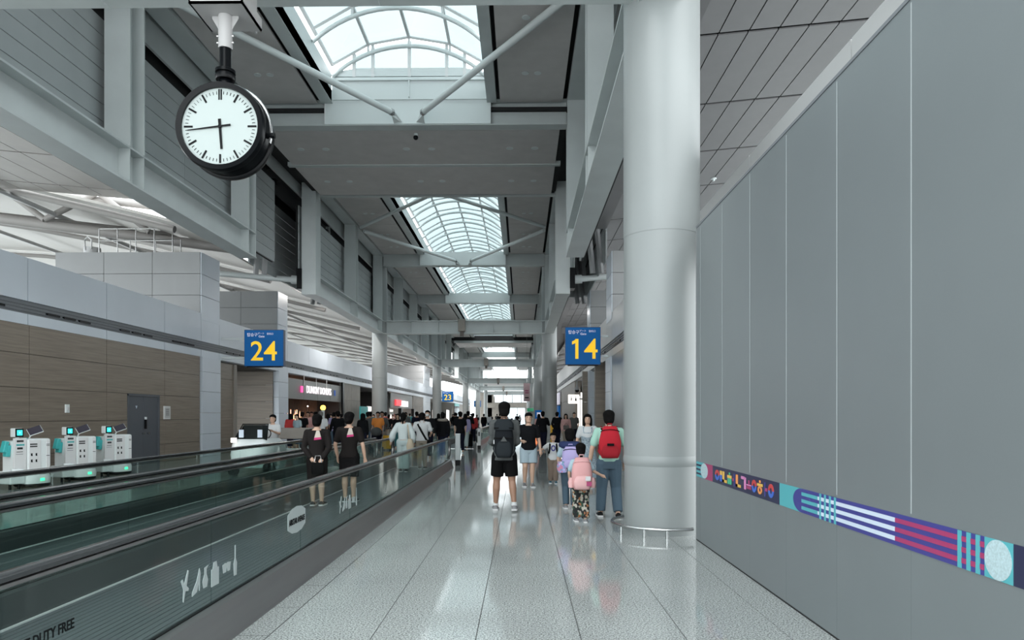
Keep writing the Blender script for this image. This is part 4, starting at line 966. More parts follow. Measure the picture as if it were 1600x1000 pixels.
def torso(mb, J, g=0, z0=None, z1=None, fem=0, n=18, flare=0):
    h = J['h']; wd = J['wd']; l = J['lean']*h; B = wd/(.118*h)
    prof = [(.455, .082, .062, 0), (.50, .094, .070, 0), (.545, .092-.006*fem, .068, 0), (.60, .080-.010*fem, .060, 0), (.65, .082-.008*fem, .062, .004), (.72, .092-.004*fem, .068, .006), (.77, .098-.006*fem, .064, .002), (.805, .092, .052, -.004), (.83, .060, .042, -.006), (.85, .036, .036, -.004)]
    sc_ = J['sh']/(.815*h)
    secs = []
    for z, rx, ry, cy in prof:
        zz = z*h*sc_ if z > .5 else z*h*(J['hip']/(.51*h))
        if z0 is not None and zz < z0: continue
        if z1 is not None and zz > z1: continue
        t = max(0, (zz-J['hip'])/(J['sh']-J['hip'])); secs.append((0, cy*h+l*t, zz, rx*h*B+g+flare*(1-t)*h, ry*h*(.6+.4*B)+g+flare*(1-t)*h))
    mb.stack(secs, n, 2.3)
    return secs
def head(mb, J, ear=True):
    h, hs = J['h'], J['hs']; z0 = h-hs; cy = J['lean']*h+.012*h
    mb.tube([(0, J['lean']*h-.004*h, J['neck']-.05*h), (0, J['lean']*h, J['neck']), (0, cy-.004*h, z0+hs*.3)], [.034*h, .030*h, .031*h], 12)
    for t, rx, ry, dy in ((0,)*4,): pass
    secs = [(0, .24, .22, .16), (.06, .27, .27, .15), (.18, .30, .36, .08), (.34, .335, .43, .02), (.50, .35, .45, 0), (.66, .36, .47, -.02), (.80, .34, .44, -.03), (.91, .26, .34, -.03), (.975, .14, .18, -.03), (1.0, .04, .05, -.03)]
    mb.stack([(0, cy+dy*hs*.9, z0+t*hs, rx*hs, ry*hs) for t, rx, ry, dy in secs], 18)
    mb.tube([(0, cy+.43*hs, z0+.56*hs), (0, cy+.50*hs, z0+.40*hs), (0, cy+.52*hs, z0+.36*hs)], [.03*hs, .055*hs, .06*hs], 6)     # nose
    mb.ball((0, cy+.395*hs, z0+.235*hs), (.12*hs, .05*hs, .028*hs))      # lips
    if ear:
        for s in (-1, 1): mb.ball((s*.36*hs, cy-.02*hs, z0+.45*hs), (.035*hs, .07*hs, .12*hs))
def hand(mb, J, nm, hh, curl=.5):
    h = J['h']; sh, el, wr = J['arm'+nm]; d = (wr-el).normalized(); s = 1 if nm == 'R' else -1
    side = Vector((0, 1, 0)); side = (side-d*side.dot(d)).normalized(); pal = d.cross(side)*(1 if s < 0 else -1)   # palm faces body
    L = .105*hh
    mb.tube([wr-d*.01*h, wr+d*L*.25, wr+d*L*.52], [(.014*hh, .017*hh), (.013*hh, .024*hh), (.011*hh, .023*hh)], 10, up=tuple(pal))
    for i, (o, ln) in enumerate(((.019, .40), (.007, .46), (-.005, .43), (-.016, .33))):
        b = wr+d*L*.46+side*o*hh; f1 = d; c1 = (d*math.cos(curl)+pal*-math.sin(curl)*-1).normalized(); c2 = (d*math.cos(curl*1.8)+pal*math.sin(curl*1.8)).normalized()
        p1 = b+f1*L*ln*.3; p2 = p1+c1*L*ln*.4; p3 = p2+c2*L*ln*.3
        mb.tube([b, p1, p2, p3], [.0062*hh, .0062*hh, .0056*hh, .0048*hh], 7)
    b = wr+d*L*.12+side*.018*hh
    mb.tube([b, b+(d*.6+side*.6).normalized()*L*.26, b+(d*.9+side*.35+pal*.2).normalized()*L*.50], [.009*hh, .0072*hh, .0055*hh], 7)
def body_mesh(J, m, vox, fine=True, barefoot=True, curl=.5, dec=.45):
    h = J['h']; b = MB(); torso(b, J, -.004); head(b, J); 
    for nm in 'LR':
        sh, el, wr = J['arm'+nm]; s = 1 if nm == 'R' else -1
        limb(b, [(s*J['wd']*.55, sh.y, sh.z+.004*h), sh, (sh+el)/2, el, (el+wr)/2, wr], [.034*h, .031*h, .0265*h, .0225*h, .0215*h, .0145*h])
        if fine: hand(b, J, nm, h, curl)
        else:
            d = (wr-el).normalized(); b.tube([wr, wr+d*.03*h, wr+d*.055*h, wr+d*.09*h], [.014*h, .022*h, .02*h, .01*h], 8)
        hp, kn, an = J['leg'+nm]
        limb(b, [hp, hp*.5+kn*.5, kn, kn*.72+an*.28+Vector((0, -.008*h, 0)), kn*.35+an*.65, an], [.056*h, .049*h, .034*h, .036*h, .027*h, .021*h])
        f = an+Vector((0, .02*h, -.022*h)); b.tube([an+Vector((0, -.02*h, -.015*h)), f+Vector((0, .02*h, 0)), f+Vector((0, .07*h, -.006*h))], [(.022*h, .02*h), (.026*h, .018*h), (.022*h, .012*h)], 10, up=(0,0,1))
    return fuse(b, 'body', m, vox, 3, dec)
def shirt_mesh(J, m, vox, sleeve='short', hem=.47, g=.012, fem=0, flare=0, collar=0, loose=0, dec=.5):
    h = J['h']; b = MB(); secs = torso(b, J, g*h/1.7+.002, z0=hem*h, z1=.84*h, fem=fem, flare=flare)
    s0 = secs[0]
    b.stack([(s0[0], s0[1], hem*h, s0[3]*1.01, s0[4]*1.01), (s0[0], s0[1], s0[2]+.005, s0[3], s0[4])], 18, 2.3)
    for nm in 'LR':
        sh, el, wr = J['arm'+nm]; s = 1 if nm == 'R' else -1; q = g*.9*h/1.7
        pts = [(s*J['wd']*.5, sh.y, sh.z+.004*h), sh, (sh+el)/2]; rs = [.036*h+q, .034*h+q, .030*h+q+loose*h*.3]
        if sleeve == 'short': pts[-1] = sh*.35+el*.65; rs[-1] = .032*h+q
        elif sleeve == 'long': pts += [el, (el+wr)/2, wr*.97+el*.03]; rs += [.027*h+q+loose*h*.8, .025*h+q+loose*h*1.1, .020*h+q*.6+loose*h*.3]
        elif sleeve == 'none': pts = pts[:2]; rs = [.033*h+q, .030*h+q]
        limb(b, pts, rs, 12)
    if collar: b.tube([(0, J['lean']*h-.004*h, J['neck']-.03*h), (0, J['lean']*h, J['neck']+.006*h)], [.044*h, .038*h], 14)
    return fuse(b, 'shirt', m, vox, 3, dec)
def trouser_mesh(J, m, vox, length=1.0, g=.010, wide=0, top=.57, dec=.5):
    h = J['h']; b = MB(); sc_ = J['hip']/(.51*h)
    torso(b, J, g*h/1.7, z1=top*h)
    for nm in 'LR':
        hp, kn, an = J['leg'+nm]; q = g*h/1.7
        if length >= 1: pts = [hp, hp*.5+kn*.5, kn, kn*.4+an*.6, an+Vector((0,0,.012*h))]; rs = [.060*h+q, .053*h+q, .040*h+q+wide*h*.5, .034*h+q+wide*h*.9, .030*h+q+wide*h]
        else: t = length; e = hp*(1-t)+kn*t; pts = [hp, hp*.5+e*.5, e]; rs = [.061*h+q, .057*h+q+wide*h*.4, .052*h+q+wide*h]
        limb(b, pts[:-1], rs[:-1], 12); b.tube(pts[-2:], rs[-2:], 14)
    return fuse(b, 'trousers', m, vox, 3, dec)
def skirt_mesh(J, m, z0, flare, vox=.02, top=.60):
    h = J['h']; b = MB(); n = 6
    secs = []
    for i in range(n+1):
        t = i/n; z = z0*h*(1-t)+top*h*t; w_ = (.098+flare*(1-t)**1.3) if t < .75 else .098-.02*(t-.75)*4
        secs.append((0, 0, z, w_*h, w_*h*.72))
    b.stack(secs, 24, 2.1); me = b.mesh('skirt', m, 60); return me
def hair_mesh(J, m, style, vox):
    h, hs = J['h'], J['hs']; z0 = h-hs; cy = J['lean']*h+.012*h; b = MB()
    cap = [(.50, .40, .30, -.20), (.58, .425, .40, -.13), (.70, .44, .50, -.07), (.82, .43, .53, -.05), (.94, .36, .45, -.045), (1.03, .23, .30, -.04), (1.085, .07, .10, -.04)]
    b.stack([(0, cy+dy*hs, z0+t*hs, rx*hs, ry*hs) for t, rx, ry, dy in cap], 18)
    b.stack([(0, cy+dy*hs, z0+t*hs, rx*hs, ry*hs) for t, rx, ry, dy in ((-.02, .20, .10, -.30), (.12, .33, .20, -.29), (.28, .39, .29, -.24), (.42, .41, .33, -.19), (.62, .42, .36, -.15))], 16)
    if style in ('fringe',): b.stack([(0, cy+.30*hs, z0+t*hs, .30*hs, .17*hs) for t in (.68, .8, .92)], 14)
    if style == 'long':
        b.stack([(0, cy+dy*hs, z0+t*hs, rx*hs, ry*hs) for t, rx, ry, dy in ((-.75, .20, .12, -.35), (-.5, .34, .18, -.34), (-.1, .42, .22, -.28), (.3, .42, .30, -.20), (.7, .41, .40, -.10))], 16)
        for s in (-1, 1): b.tube([(s*.30*hs, cy+.25*hs, z0+.85*hs), (s*.40*hs, cy+.12*hs, z0+.45*hs), (s*.40*hs, cy+.05*hs, z0-.15*hs), (s*.36*hs, cy+.02*hs, z0-.5*hs)], [.12*hs, .13*hs, .13*hs, .06*hs], 8)
    if style in ('bun', 'lowpony', 'pony'):
        zb = {'bun': .30, 'lowpony': .28, 'pony': .55}[style]
        b.ball((0, cy-.50*hs, z0+zb*hs), (.24*hs, .19*hs, .23*hs))
        if style != 'bun': b.tube([(0, cy-.55*hs, z0+zb*hs), (0, cy-.62*hs, z0+(zb-.35)*hs), (0, cy-.52*hs, z0+(zb-.8)*hs)], [.15*hs, .15*hs, .05*hs], 10)
    return fuse(b, 'hair', m, max(vox, .008), 3, .5)
def face(J, p):
    h, hs = J['h'], J['hs']; z0 = h-hs; cy = J['lean']*h+.012*h
    for s in (-1, 1):
        MB().ball((s*.155*hs, cy+.425*hs, z0+.53*hs), (.060*hs, .02*hs, .022*hs)).build('eye', M['black'], p, smooth=60)
        MB().tube([(s*.08*hs, cy+.455*hs, z0+.615*hs), (s*.16*hs, cy+.445*hs, z0+.635*hs), (s*.24*hs, cy+.40*hs, z0+.615*hs)], .014*hs, 5).build('eyebrow', HAIR, p)
    MB().ball((0, cy+.438*hs, z0+.235*hs), (.10*hs, .018*hs, .016*hs)).build('lips', cmat('lips', (.38, .12, .10), .5), p, smooth=60)
def shoes(J, p, m, sole, nm='shoe', sz=1.12):
    h = J['h']
    for k in 'LR':
        hp, kn, an = J['leg'+k]; z = an.z-.045*h; x, y = an.x, an.y; o = 1 if k == 'R' else -1
        q = MB(); L = .155*h*sz
        for t, w_, hh in ((0, .021, .040), (.12, .025, .050), (.34, .025, .052), (.55, .027, .036), (.8, .029, .026), (.95, .022, .020), (1.0, .012, .014)): pass
        secs = [(0, .016, .030), (.06, .023, .048), (.2, .025, .056), (.36, .025, .052), (.52, .027, .036), (.74, .030, .027), (.9, .026, .022), (.98, .014, .016)]
        v = []; n = 12
        for t, w_, hh in secs:
            for j in range(n):
                a = 2*PI*j/n; v.append((x+o*t*.01*h+w_*h*sz*math.cos(a), y-.035*h+L*t, z+.010*h+max(0, math.sin(a))*hh*h*.85+min(0, math.sin(a))*.004*h))
        f = [(i*n+j, i*n+(j+1) % n, (i+1)*n+(j+1) % n, (i+1)*n+j) for i in range(len(secs)-1) for j in range(n)]+[tuple(range(n))[::-1], tuple((len(secs)-1)*n+j for j in range(n))]
        q.add(v, f); s_ = q.build(nm, m, p, smooth=50)
        pts = [(x+o*t*.01*h+sg*w_*h*1.06*sz, y-.037*h+L*1.02*t) for sg, seq in ((1, secs), (-1, secs[::-1])) for t, w_, hh in seq]
        MB().prism(pts, 'z', z, z+.016*h).build('sole', sole, s_)
        MB().tube([(x, y+.02*h, z+.055*h), (x+o*.002, y+.06*h, z+.030*h)], .006*h, 5).build('laces', sole, s_)
def person(label, loc, rz, h, pose=None, top=('short', 'tee_black', {}), bottom=('trousers', 'jeans', {}), hair='short', skin=None, hairm=None, child=False, build=1.0, fem=0, shoe=('shoe_black', 'sole_white'), facing=False, vox=.009, fine=True, group=None, curl=.5, body_label=None):
    J = skeleton(h, pose or {}, child, build); skin = skin or SK
    p = thing('person', label, 'person', loc, rz, group); ROOT[p.name] = (0, 0, 0)
    add(body_mesh(J, skin, vox, fine, curl=curl), 'body', p)
    k, m_, kw = top
    o = add(shirt_mesh(J, M[m_], max(vox, .010), sleeve=k, fem=fem, **kw), 'shirt', p)
    k, m_, kw = bottom
    if k == 'trousers': add(trouser_mesh(J, M[m_], max(vox, .010), **kw), 'shorts' if kw.get('length', 1) < 1 else 'trousers', p)
    else: add(skirt_mesh(J, M[m_], kw.get('z0', .2), kw.get('flare', .05), top=kw.get('top', .6)), 'skirt', p)
    if hair: add(hair_mesh(J, hairm or HAIR, hair, vox), 'hair', p)
    shoes(J, p, M[shoe[0]], M[shoe[1]])
    if facing: face(J, p)
    return p, J
for n_, c_ in (('tee_black', (.012, .013, .016)), ('tee_white', (.62, .63, .64)), ('tee_grey', (.075, .08, .08)), ('tee_mint', (.33, .55, .46)), ('tee_pale_blue', (.38, .50, .56)), ('uniform_brown', (.030, .025, .024)), ('uniform_black', (.014, .013, .014)),
               ('shorts_black', (.008, .008, .009)), ('shorts_denim', (.34, .42, .47)), ('jeans', (.058, .095, .13)), ('trousers_tan', (.22, .165, .13)), ('blouse_white', (.56, .62, .62)), ('pants_pale', (.42, .50, .50)), ('shirt_white', (.60, .61, .62)),
               ('khaki', (.30, .26, .21)), ('dark_navy', (.015, .017, .04)), ('hoodie_beige', (.25, .22, .19)), ('shoe_black', (.015, .015, .016)), ('shoe_grey', (.20, .20, .21)), ('shoe_teal', (.02, .12, .18)), ('sole_white', (.6, .6, .6)), ('sole_dark', (.04, .04, .04)),
               ('pack_dark', (.022, .026, .032)), ('pack_dark2', (.04, .048, .055)), ('pack_red', (.42, .008, .02)), ('pack_red2', (.30, .006, .015)), ('pack_pink', (.66, .34, .34)), ('pack_pink2', (.72, .42, .42)), ('pack_lilac', (.42, .36, .62)), ('navy_plush', (.018, .03, .10)),
               ('tote_cream', (.48, .40, .30)), ('orange_top', (.65, .22, .04)), ('pink_top', (.62, .36, .34)), ('red_top', (.4, .03, .03)), ('scarf_cream', (.55, .48, .42)), ('scarf_pink', (.50, .04, .16)), ('strap_black', (.01, .01, .01)), ('teal_top', (.05, .2, .22)), ('lav_top', (.3, .27, .45))):
    dk = max(c_) < .06; cmat(n_, tuple(v*(.45 if dk else .92) for v in c_), .85 if 'shoe' not in n_ else .5, spec=.12 if dk else .4)
def patterned(name, base, cols, scale, thr=.5):
    m = mat(name, base, .8); t = m.node_tree; b = t.nodes['Principled BSDF']; tc = t.nodes.new('ShaderNodeTexCoord'); v = t.nodes.new('ShaderNodeTexVoronoi'); v.inputs['Scale'].default_value = scale
    r = t.nodes.new('ShaderNodeValToRGB'); r.color_ramp.interpolation = 'CONSTANT'
    sp = t.nodes.new('ShaderNodeSeparateColor'); L = t.links.new; L(tc.outputs['Object'], v.inputs['Vector']); L(v.outputs['Color'], sp.inputs[0]); L(sp.outputs[0], r.inputs['Fac'])
    e = r.color_ramp.elements; e[0].position = 0; e[0].color = (*cols[0], 1); e[1].position = 1/len(cols); e[1].color = (*cols[1], 1)
    for i, c in enumerate(cols[2:]): q = e.new((i+2)/len(cols)); q.color = (*c, 1)
    L(r.outputs['Color'], b.inputs['Base Color']); M[name] = m
patterned('print_pants', (.3,.3,.3), [(.01,.01,.012), (.36,.33,.28), (.01,.012,.012), (.34,.14,.06), (.015,.05,.03), (.42,.39,.33), (.01,.01,.01)], 30)
patterned('print_dress', (.3,.35,.4), [(.22,.28,.32), (.36,.42,.46), (.18,.23,.28), (.28,.34,.38)], 60)
patterned('print_pouch', (.3,.3,.4), [(.5,.2,.3), (.3,.3,.6), (.5,.45,.65), (.15,.3,.4)], 40)

def placed(p, fn):
    """parts of a worn thing are built in the wearer's own frame"""
    return fn
def worn(nm, label, cat, p, J, group=None):
    t = thing(nm, label, cat, tuple(p.location), p.rotation_euler.z, group); ROOT[t.name] = (0, 0, 0); return t
def backpack(p, J, label, m1, m2, w_, h_, d_, zc, straps=True, pocket=.45, tag=None, dome=.38):
    """a soft sack: superelliptic sections, pocket, flap, straps, handle"""
    t = worn('backpack', label, 'backpack', p, J); h = J['h']; yb = -(.062*h+.02)
    def sack(cx, cy, z0, z1, rx, ry, pw=2.7):
        q = MB(); secs = []
        for i in range(15):
            u = i/14; e = (1-abs(2*u-1)**2.6)**.5 if 0 < u < 1 else .25
            e = max(.30, min(1, e)); secs.append((cx, cy, z0+(z1-z0)*u, rx*(.60+.40*e)*(1 if u < .5 else 1-(u-.5)*dome), ry*e))
        q.stack(secs, 24, pw); return q
    z0, z1 = zc-h_/2, zc+h_/2; cy = yb-d_*.5+J['lean']*h*.6
    add(sack(0, cy, z0, z1, w_/2, d_/2).mesh('main_bag', M[m1], 60), 'main_bag', t)
    add(sack(0, cy-d_*.42, z0+.01, z0+h_*pocket, w_*.40, d_*.22).mesh('front_pocket', M[m2], 60), 'front_pocket', t)
    q = MB(); q.tube([(-w_*.42, cy-d_*.1, z1-h_*.18), (-w_*.34, cy-d_*.36, z1-h_*.13), (0, cy-d_*.42, z1-h_*.10), (w_*.34, cy-d_*.36, z1-h_*.13), (w_*.42, cy-d_*.1, z1-h_*.18)], .006, 6); add(q.mesh('zip', M['strap_black'] if m1 != 'pack_pink' else M['pack_pink2'], 60), 'zip', t)
    q = MB(); q.tube([(-.035, cy+d_*.3, z1-.005), (-.03, cy+d_*.2, z1+.035), (.03, cy+d_*.2, z1+.035), (.035, cy+d_*.3, z1-.005)], .008, 6); add(q.mesh('handle', M[m2], 60), 'handle', t)
    for s in (-1, 1):
        x = s*J['wd']*.52; l = J['lean']*h; q = MB(); zs = J['sh']
        q.tube([(x*.8, yb+.01+l, z1-.03), (x, yb*.75+l, zs+.012*h), (x*1.05, l, zs+.036*h), (x*1.1, .062*h+l, zs-.01*h), (x*1.15, .082*h+l, zs-.08*h), (x*1.35, .05*h+l*.8, zs-.18*h), (x*1.5, -.02*h+l*.6, z0+h_*.22), (s*w_*.36, yb, z0+.04)], [(.020, .007)]*8, 8); add(q.mesh('shoulder_strap', M[m2], 60), 'shoulder_strap', t)
    return t, cy, z0, z1
walkL = dict(legL=((.0, .06), (.01, -.05)), legR=((0, .0), (0, .03)))
# --- 1 man with dark backpack, black shorts
P, J = person('man from behind in grey shirt and black shorts with a dark backpack', (-.28, 11.4, 0), 0, 1.76,
    dict(legL=((-.022, .03), (-.035, .06)), legR=((.022, .0), (.045, -.05)), liftR=.014, armL=((-.018, .0, -.165), (.02, .12, -.20)), armR=((.018, .0, -.165), (-.02, .12, -.20))),
    ('long', 'tee_grey', dict(hem=.47, g=.012)), ('trousers', 'shorts_black', dict(length=.80, wide=.004, g=.008, top=.54)), skin=SKD, build=1.04, shoe=('shoe_grey', 'sole_white'))
t, cy, z0, z1 = backpack(P, J, 'large dark backpack with a triangle patch on the man in black shorts', 'pack_dark', 'pack_dark2', .31, .60, .20, 1.18)
q = MB(); q.prism([(-.05, 1.14), (.05, 1.14), (0, 1.22)], 'y', cy-.135, cy-.09); add(q.mesh('triangle_patch', M['tee_grey']), 'triangle_patch', t)
q = MB(); q.stack([(0, cy-.02, z1-.16, .16, .105), (0, cy-.02, z1-.06, .155, .10), (0, cy, z1+.015, .10, .06)], 20, 3); add(q.mesh('top_flap', M['pack_dark2'], 60), 'top_flap', t)
for z in (z1-.14, z1-.30): q = MB(); q.box(-.155, .155, cy-.118, cy-.10, z, z+.02); add(q.mesh('webbing', M['strap_black']), 'webbing', t)
q = MB(); q.box(-.165, -.15, cy-.06, cy-.03, 1.10, 1.16); add(q.mesh('white_tag', M['tee_white']), 'white_tag', t)
for s in (-1, 1):   # socks
    an = J['legL' if s < 0 else 'legR'][2]; q = MB(); q.tube([an+Vector((0, 0, .0)), an+Vector((0, 0, .055))], [.047, .043], 12); add(q.mesh('sock', M['tee_white'], 60), 'sock', P)
# --- 2 man facing, black tee
P, J = person('man in black t-shirt and pale denim shorts walking towards us', (.15, 15.3, 0), PI+.08, 1.60,
    dict(legL=((0, .03), (.0, .02)), legR=((0, .03), (0, -.06)), armL=((-.04, -.01, -.17), (-.055, .03, -.31)), armR=((.05, .01, -.16), (-.01, .11, -.18))),
    ('short', 'tee_black', dict(hem=.50, g=.016, loose=.02)), ('trousers', 'shorts_denim', dict(length=.80, wide=.01, g=.015, top=.54)), facing=True, hair='fringe', build=1.06, shoe=('shoe_grey', 'sole_white'))
# --- 3 boy
P, J = person('small boy in white t-shirt with a blue zero print and tan trousers', (.72, 16.1, 0), PI, 1.15,
    dict(legL=((0, .05), (.0, .03)), legR=((0, .02), (0, -.05)), armR=((.12, .02, -.09), (.25, .04, -.12)), armL=((-.04, .0, -.14), (-.05, .03, -.27))),
    ('short', 'tee_white', dict(hem=.46, g=.018)), ('trousers', 'trousers_tan', dict(g=.018, wide=.008)), child=True, facing=True, hair='fringe', shoe=('shoe_teal', 'sole_white'))
q = MB(); ring_ = [(.055*math.cos(a), .70*1.15+.07*math.sin(a)) for a in [2*PI*i/20 for i in range(20)]]
v = []; 
for (x, z) in ring_: v += [(x, .105, z), (x, .09, z), (x*.5, .108, .805+(z-.805)*.55), (x*.5, .09, .805+(z-.805)*.55)]
q.add(v, [(4*i, 4*((i+1) % 20), 4*((i+1) % 20)+2, 4*i+2) for i in range(20)]+[(4*i, 4*i+1, 4*((i+1) % 20)+1, 4*((i+1) % 20)) for i in range(20)]); add(q.mesh('zero_print', M['indigo']), 'zero_print', P)
for s in (-1, 1):
    pass
backpack(P, J, 'black backpack worn by the small boy, straps over his white t-shirt', 'tee_black', 'strap_black', .24, .30, .12, .75)
# --- 4 woman grey dress
P, J = person('long-haired woman in patterned slate pinafore dress over a white top, facing us', (1.46, 15.6, 0), PI-.1, 1.57,
    dict(armL=((-.04, .0, -.16), (-.01, .10, -.20)), armR=((.05, .0, -.165), (.05, .02, -.31)), legL=((0, .02), (0, .05)), legR=((0, 0), (0, -.03))),
    ('short', 'tee_white', dict(hem=.60, g=.012)), ('skirt', 'print_dress', dict(z0=.12, flare=.085, top=.66)), facing=True, hair='long', fem=1, shoe=('tee_white', 'sole_white'))
q = MB(); q.stack([(0, .003, .60*1.57, .135, .105), (0, .008, .66*1.57, .142, .112), (0, .008, .745*1.57, .148, .118)], 22, 2.3); add(q.mesh('dress_bodice', M['print_dress'], 60), 'dress_bodice', P)
for s in (-1, 1): q = MB(); q.tube([(s*.08, .112, .745*1.57), (s*.09, .07, .82*1.57), (s*.09, -.02, .835*1.57), (s*.08, -.085, .74*1.57)], [(.016, .005)]*4, 8); add(q.mesh('dress_strap', M['print_dress'], 60), 'dress_strap', P)
ph = thing('smartphone', 'black smartphone held by the woman in the patterned dress', 'phone', (1.53, 15.30, 1.02)); MB().cbox((1.55, 15.34, 1.04), (.075, .012, .15), Matrix.Rotation(.5, 3, 'X')).build('body', M['black'], ph); MB().cbox((1.55, 15.347, 1.04), (.068, .004, .14), Matrix.Rotation(.5, 3, 'X')).build('screen', M['screen_d'], ph)
# --- 5 kid lilac pack with neck pillow
P, J = person('child with bowl-cut hair in blue jeans walking behind the smaller girl', (.80, 11.7, 0), 0, 1.32,
    dict(legL=((0, .05), (0, .0)), legR=((0, 0), (0, -.06)), armL=((-.05, .02, -.13), (-.03, .06, -.24)), armR=((.04, 0, -.14), (.04, .02, -.26))),
    ('short', 'tee_pale_blue', dict(hem=.46, g=.014)), ('trousers', 'jeans', dict(g=.012, wide=.004)), child=True, hair='fringe', shoe=('shoe_grey', 'sole_white'), skin=SK)
backpack(P, J, 'lilac school backpack half hidden behind the pink one', 'pack_lilac', 'pack_lilac', .28, .36, .16, .86)
t = worn('neck_pillow', 'navy plush travel pillow round the neck of the child with the lilac backpack', 'pillow', P, J)
q = MB(); q.tube([(.125*math.sin(a), .02-.115*math.cos(a), 1.06) for a in [math.radians(d) for d in range(-140, 141, 20)]], .062, 12, up=(0,0,1)); add(q.mesh('cushion', M['navy_plush'], 60), 'cushion', t)
t = worn('shoulder_pouch', 'small colourful patterned pouch hanging below the lilac backpack', 'pouch', P, J)
q = MB(); q.stack([(-.14, -.22, .62, .07, .04), (-.14, -.22, .70, .09, .05), (-.14, -.22, .80, .07, .04)], 14); add(q.mesh('pouch_body', M['print_pouch'], 60), 'pouch_body', t)
q = MB(); q.tube([(-.14, -.2, .80), (-.12, -.13, 1.0)], .006, 5); add(q.mesh('strap', M['pack_lilac']), 'strap', t)
# --- 6 girl pink
P, J = person('little girl in patterned trousers and pale blue top with a pink backpack', (.86, 10.25, 0), 0, 1.14,
    dict(legL=((0, .02), (0, .03)), legR=((0, .02), (.01, -.05)), armR=((.07, .02, -.12), (.17, .05, -.17)), armL=((-.05, .02, -.14), (-.04, .06, -.24))),
    ('short', 'tee_pale_blue', dict(hem=.42, g=.016)), ('trousers', 'print_pants', dict(g=.02, wide=.012)), child=True, hair='lowpony', shoe=('shoe_grey', 'sole_white'))
t, cy, z0, z1 = backpack(P, J, 'big pink backpack with two stitched badges on the little girl', 'pack_pink', 'pack_pink2', .30, .46, .20, .72)
for (x, z, m_) in ((.075, .66, 'tee_white'), (.09, .585, 'magenta')): q = MB(); q.box(x-.035, x+.035, cy-.150, cy-.128, z-.03, z+.03); add(q.mesh('badge', M[m_]), 'badge', t)
for s in (-1, 1): q = MB(); q.stack([(s*.155, cy+.01, z0+.03, .035, .055), (s*.155, cy+.01, z0+.10, .045, .06), (s*.15, cy+.01, z0+.17, .03, .05)], 14); add(q.mesh('side_pocket', M['pack_pink2'], 60), 'side_pocket', t)
# --- 7 woman red pack
P, J = person('woman in mint t-shirt and blue jeans holding the little girl’s hand', (1.33, 10.75, 0), -.05, 1.62,
    dict(legL=((-.015, .03), (-.03, .02)), legR=((.02, .04), (.035, -.05)), armL=((-.055, .0, -.165), (-.075, .03, -.31)), armR=((.05, .0, -.16), (.05, .05, -.29))),
    ('short', 'tee_mint', dict(hem=.52, g=.014)), ('trousers', 'jeans', dict(g=.014, wide=.006)), hair='bun', fem=1, build=1.05, shoe=('shoe_black', 'sole_white'))
t, cy, z0, z1 = backpack(P, J, 'bright red backpack with black straps beside the huge column', 'pack_red', 'pack_red2', .33, .48, .20, 1.15, dome=.5)
q = MB(); q.box(-.05, .05, cy-.150, cy-.128, 1.10, 1.135); add(q.mesh('brand_patch', M['strap_black']), 'brand_patch', t)
for s in (-1, 1):
    q = MB(); x = s*J['wd']*.55; q.tube([(x*.6, -.10, z1-.02), (x*.9, -.09, 1.33), (x, 0, 1.365), (x*1.1, .07, 1.32)], [(.028, .01)]*4, 8); add(q.mesh('black_strap', M['strap_black'], 60), 'black_strap', t)
# --- 8, 9 uniformed women on the walkway
P, J = person('uniformed woman on the walkway with long sleeves and hands behind her back, left one', (-3.44, 11.8, .03), .05, 1.53,
    dict(armL=((-.03, -.03, -.165), (.06, -.09, -.27)), armR=((.03, -.03, -.165), (-.03, -.09, -.28))),
    ('long', 'uniform_brown', dict(hem=.47, g=.012)), ('trousers', 'uniform_brown', dict(length=.95, g=.012, top=.5)), hair='bun', fem=1, build=1.08)
def crew_scarf(P, J, label, x):
    t = worn('neck_scarf', label, 'scarf', P, J); z = J['sh']; h = J['h']
    q = MB(); q.tube([(.05*math.sin(a), -.052*math.cos(a), z+.03) for a in [2*PI*i/12 for i in range(13)]], .012, 6, up=(0,0,1)); add(q.mesh('knot_band', M['scarf_cream'], 60), 'knot_band', t)
    q = MB(); q.prism([(x-.015, z+.02), (x+.03, z+.02), (x+.06, z-.09), (x-.05, z-.10)], 'y', -.118, -.10); add(q.mesh('scarf_tail', M['scarf_cream']), 'scarf_tail', t)
    q = MB(); q.prism([(x-.05, z-.10), (x+.06, z-.09), (x+.065, z-.125), (x-.055, z-.14)], 'y', -.119, -.10); add(q.mesh('scarf_hem', M['scarf_pink']), 'scarf_hem', t)
crew_scarf(P, J, 'cream and pink neck scarf on the left uniformed woman', .03)
add(skirt_mesh(J, M['uniform_brown'], .30, .0), 'skirt', P)
hb = worn('handbag', 'small black handbag held behind the back of the left uniformed woman', 'handbag', P, J)
q = MB(); q.stack([(.06, -.20, .55, .10, .035), (.06, -.20, .66, .11, .04), (.06, -.20, .74, .09, .03)], 16, 3); add(q.mesh('bag_body', M['strap_black'], 60), 'bag_body', hb); q = MB(); q.tube([(.0, -.2, .73), (.02, -.19, .85), (.10, -.19, .85), (.12, -.2, .73)], .008, 6); add(q.mesh('handle', M['chrome'], 60), 'handle', hb)
P, J = person('uniformed woman on the walkway in short sleeves and black skirt, right one', (-3.02, 12.3, .03), -.05, 1.57,
    dict(armL=((-.05, -.01, -.165), (-.03, .03, -.31)), armR=((.05, -.01, -.17), (.065, .02, -.32))),
    ('short', 'uniform_brown', dict(hem=.50, g=.012)), ('trousers', 'uniform_black', dict(length=.95, g=.012, top=.5)), hair='bun', fem=1, build=1.08)
add(skirt_mesh(J, M['uniform_black'], .30, .0), 'skirt', P)
crew_scarf(P, J, 'cream and pink neck scarf on the right uniformed woman', .045)
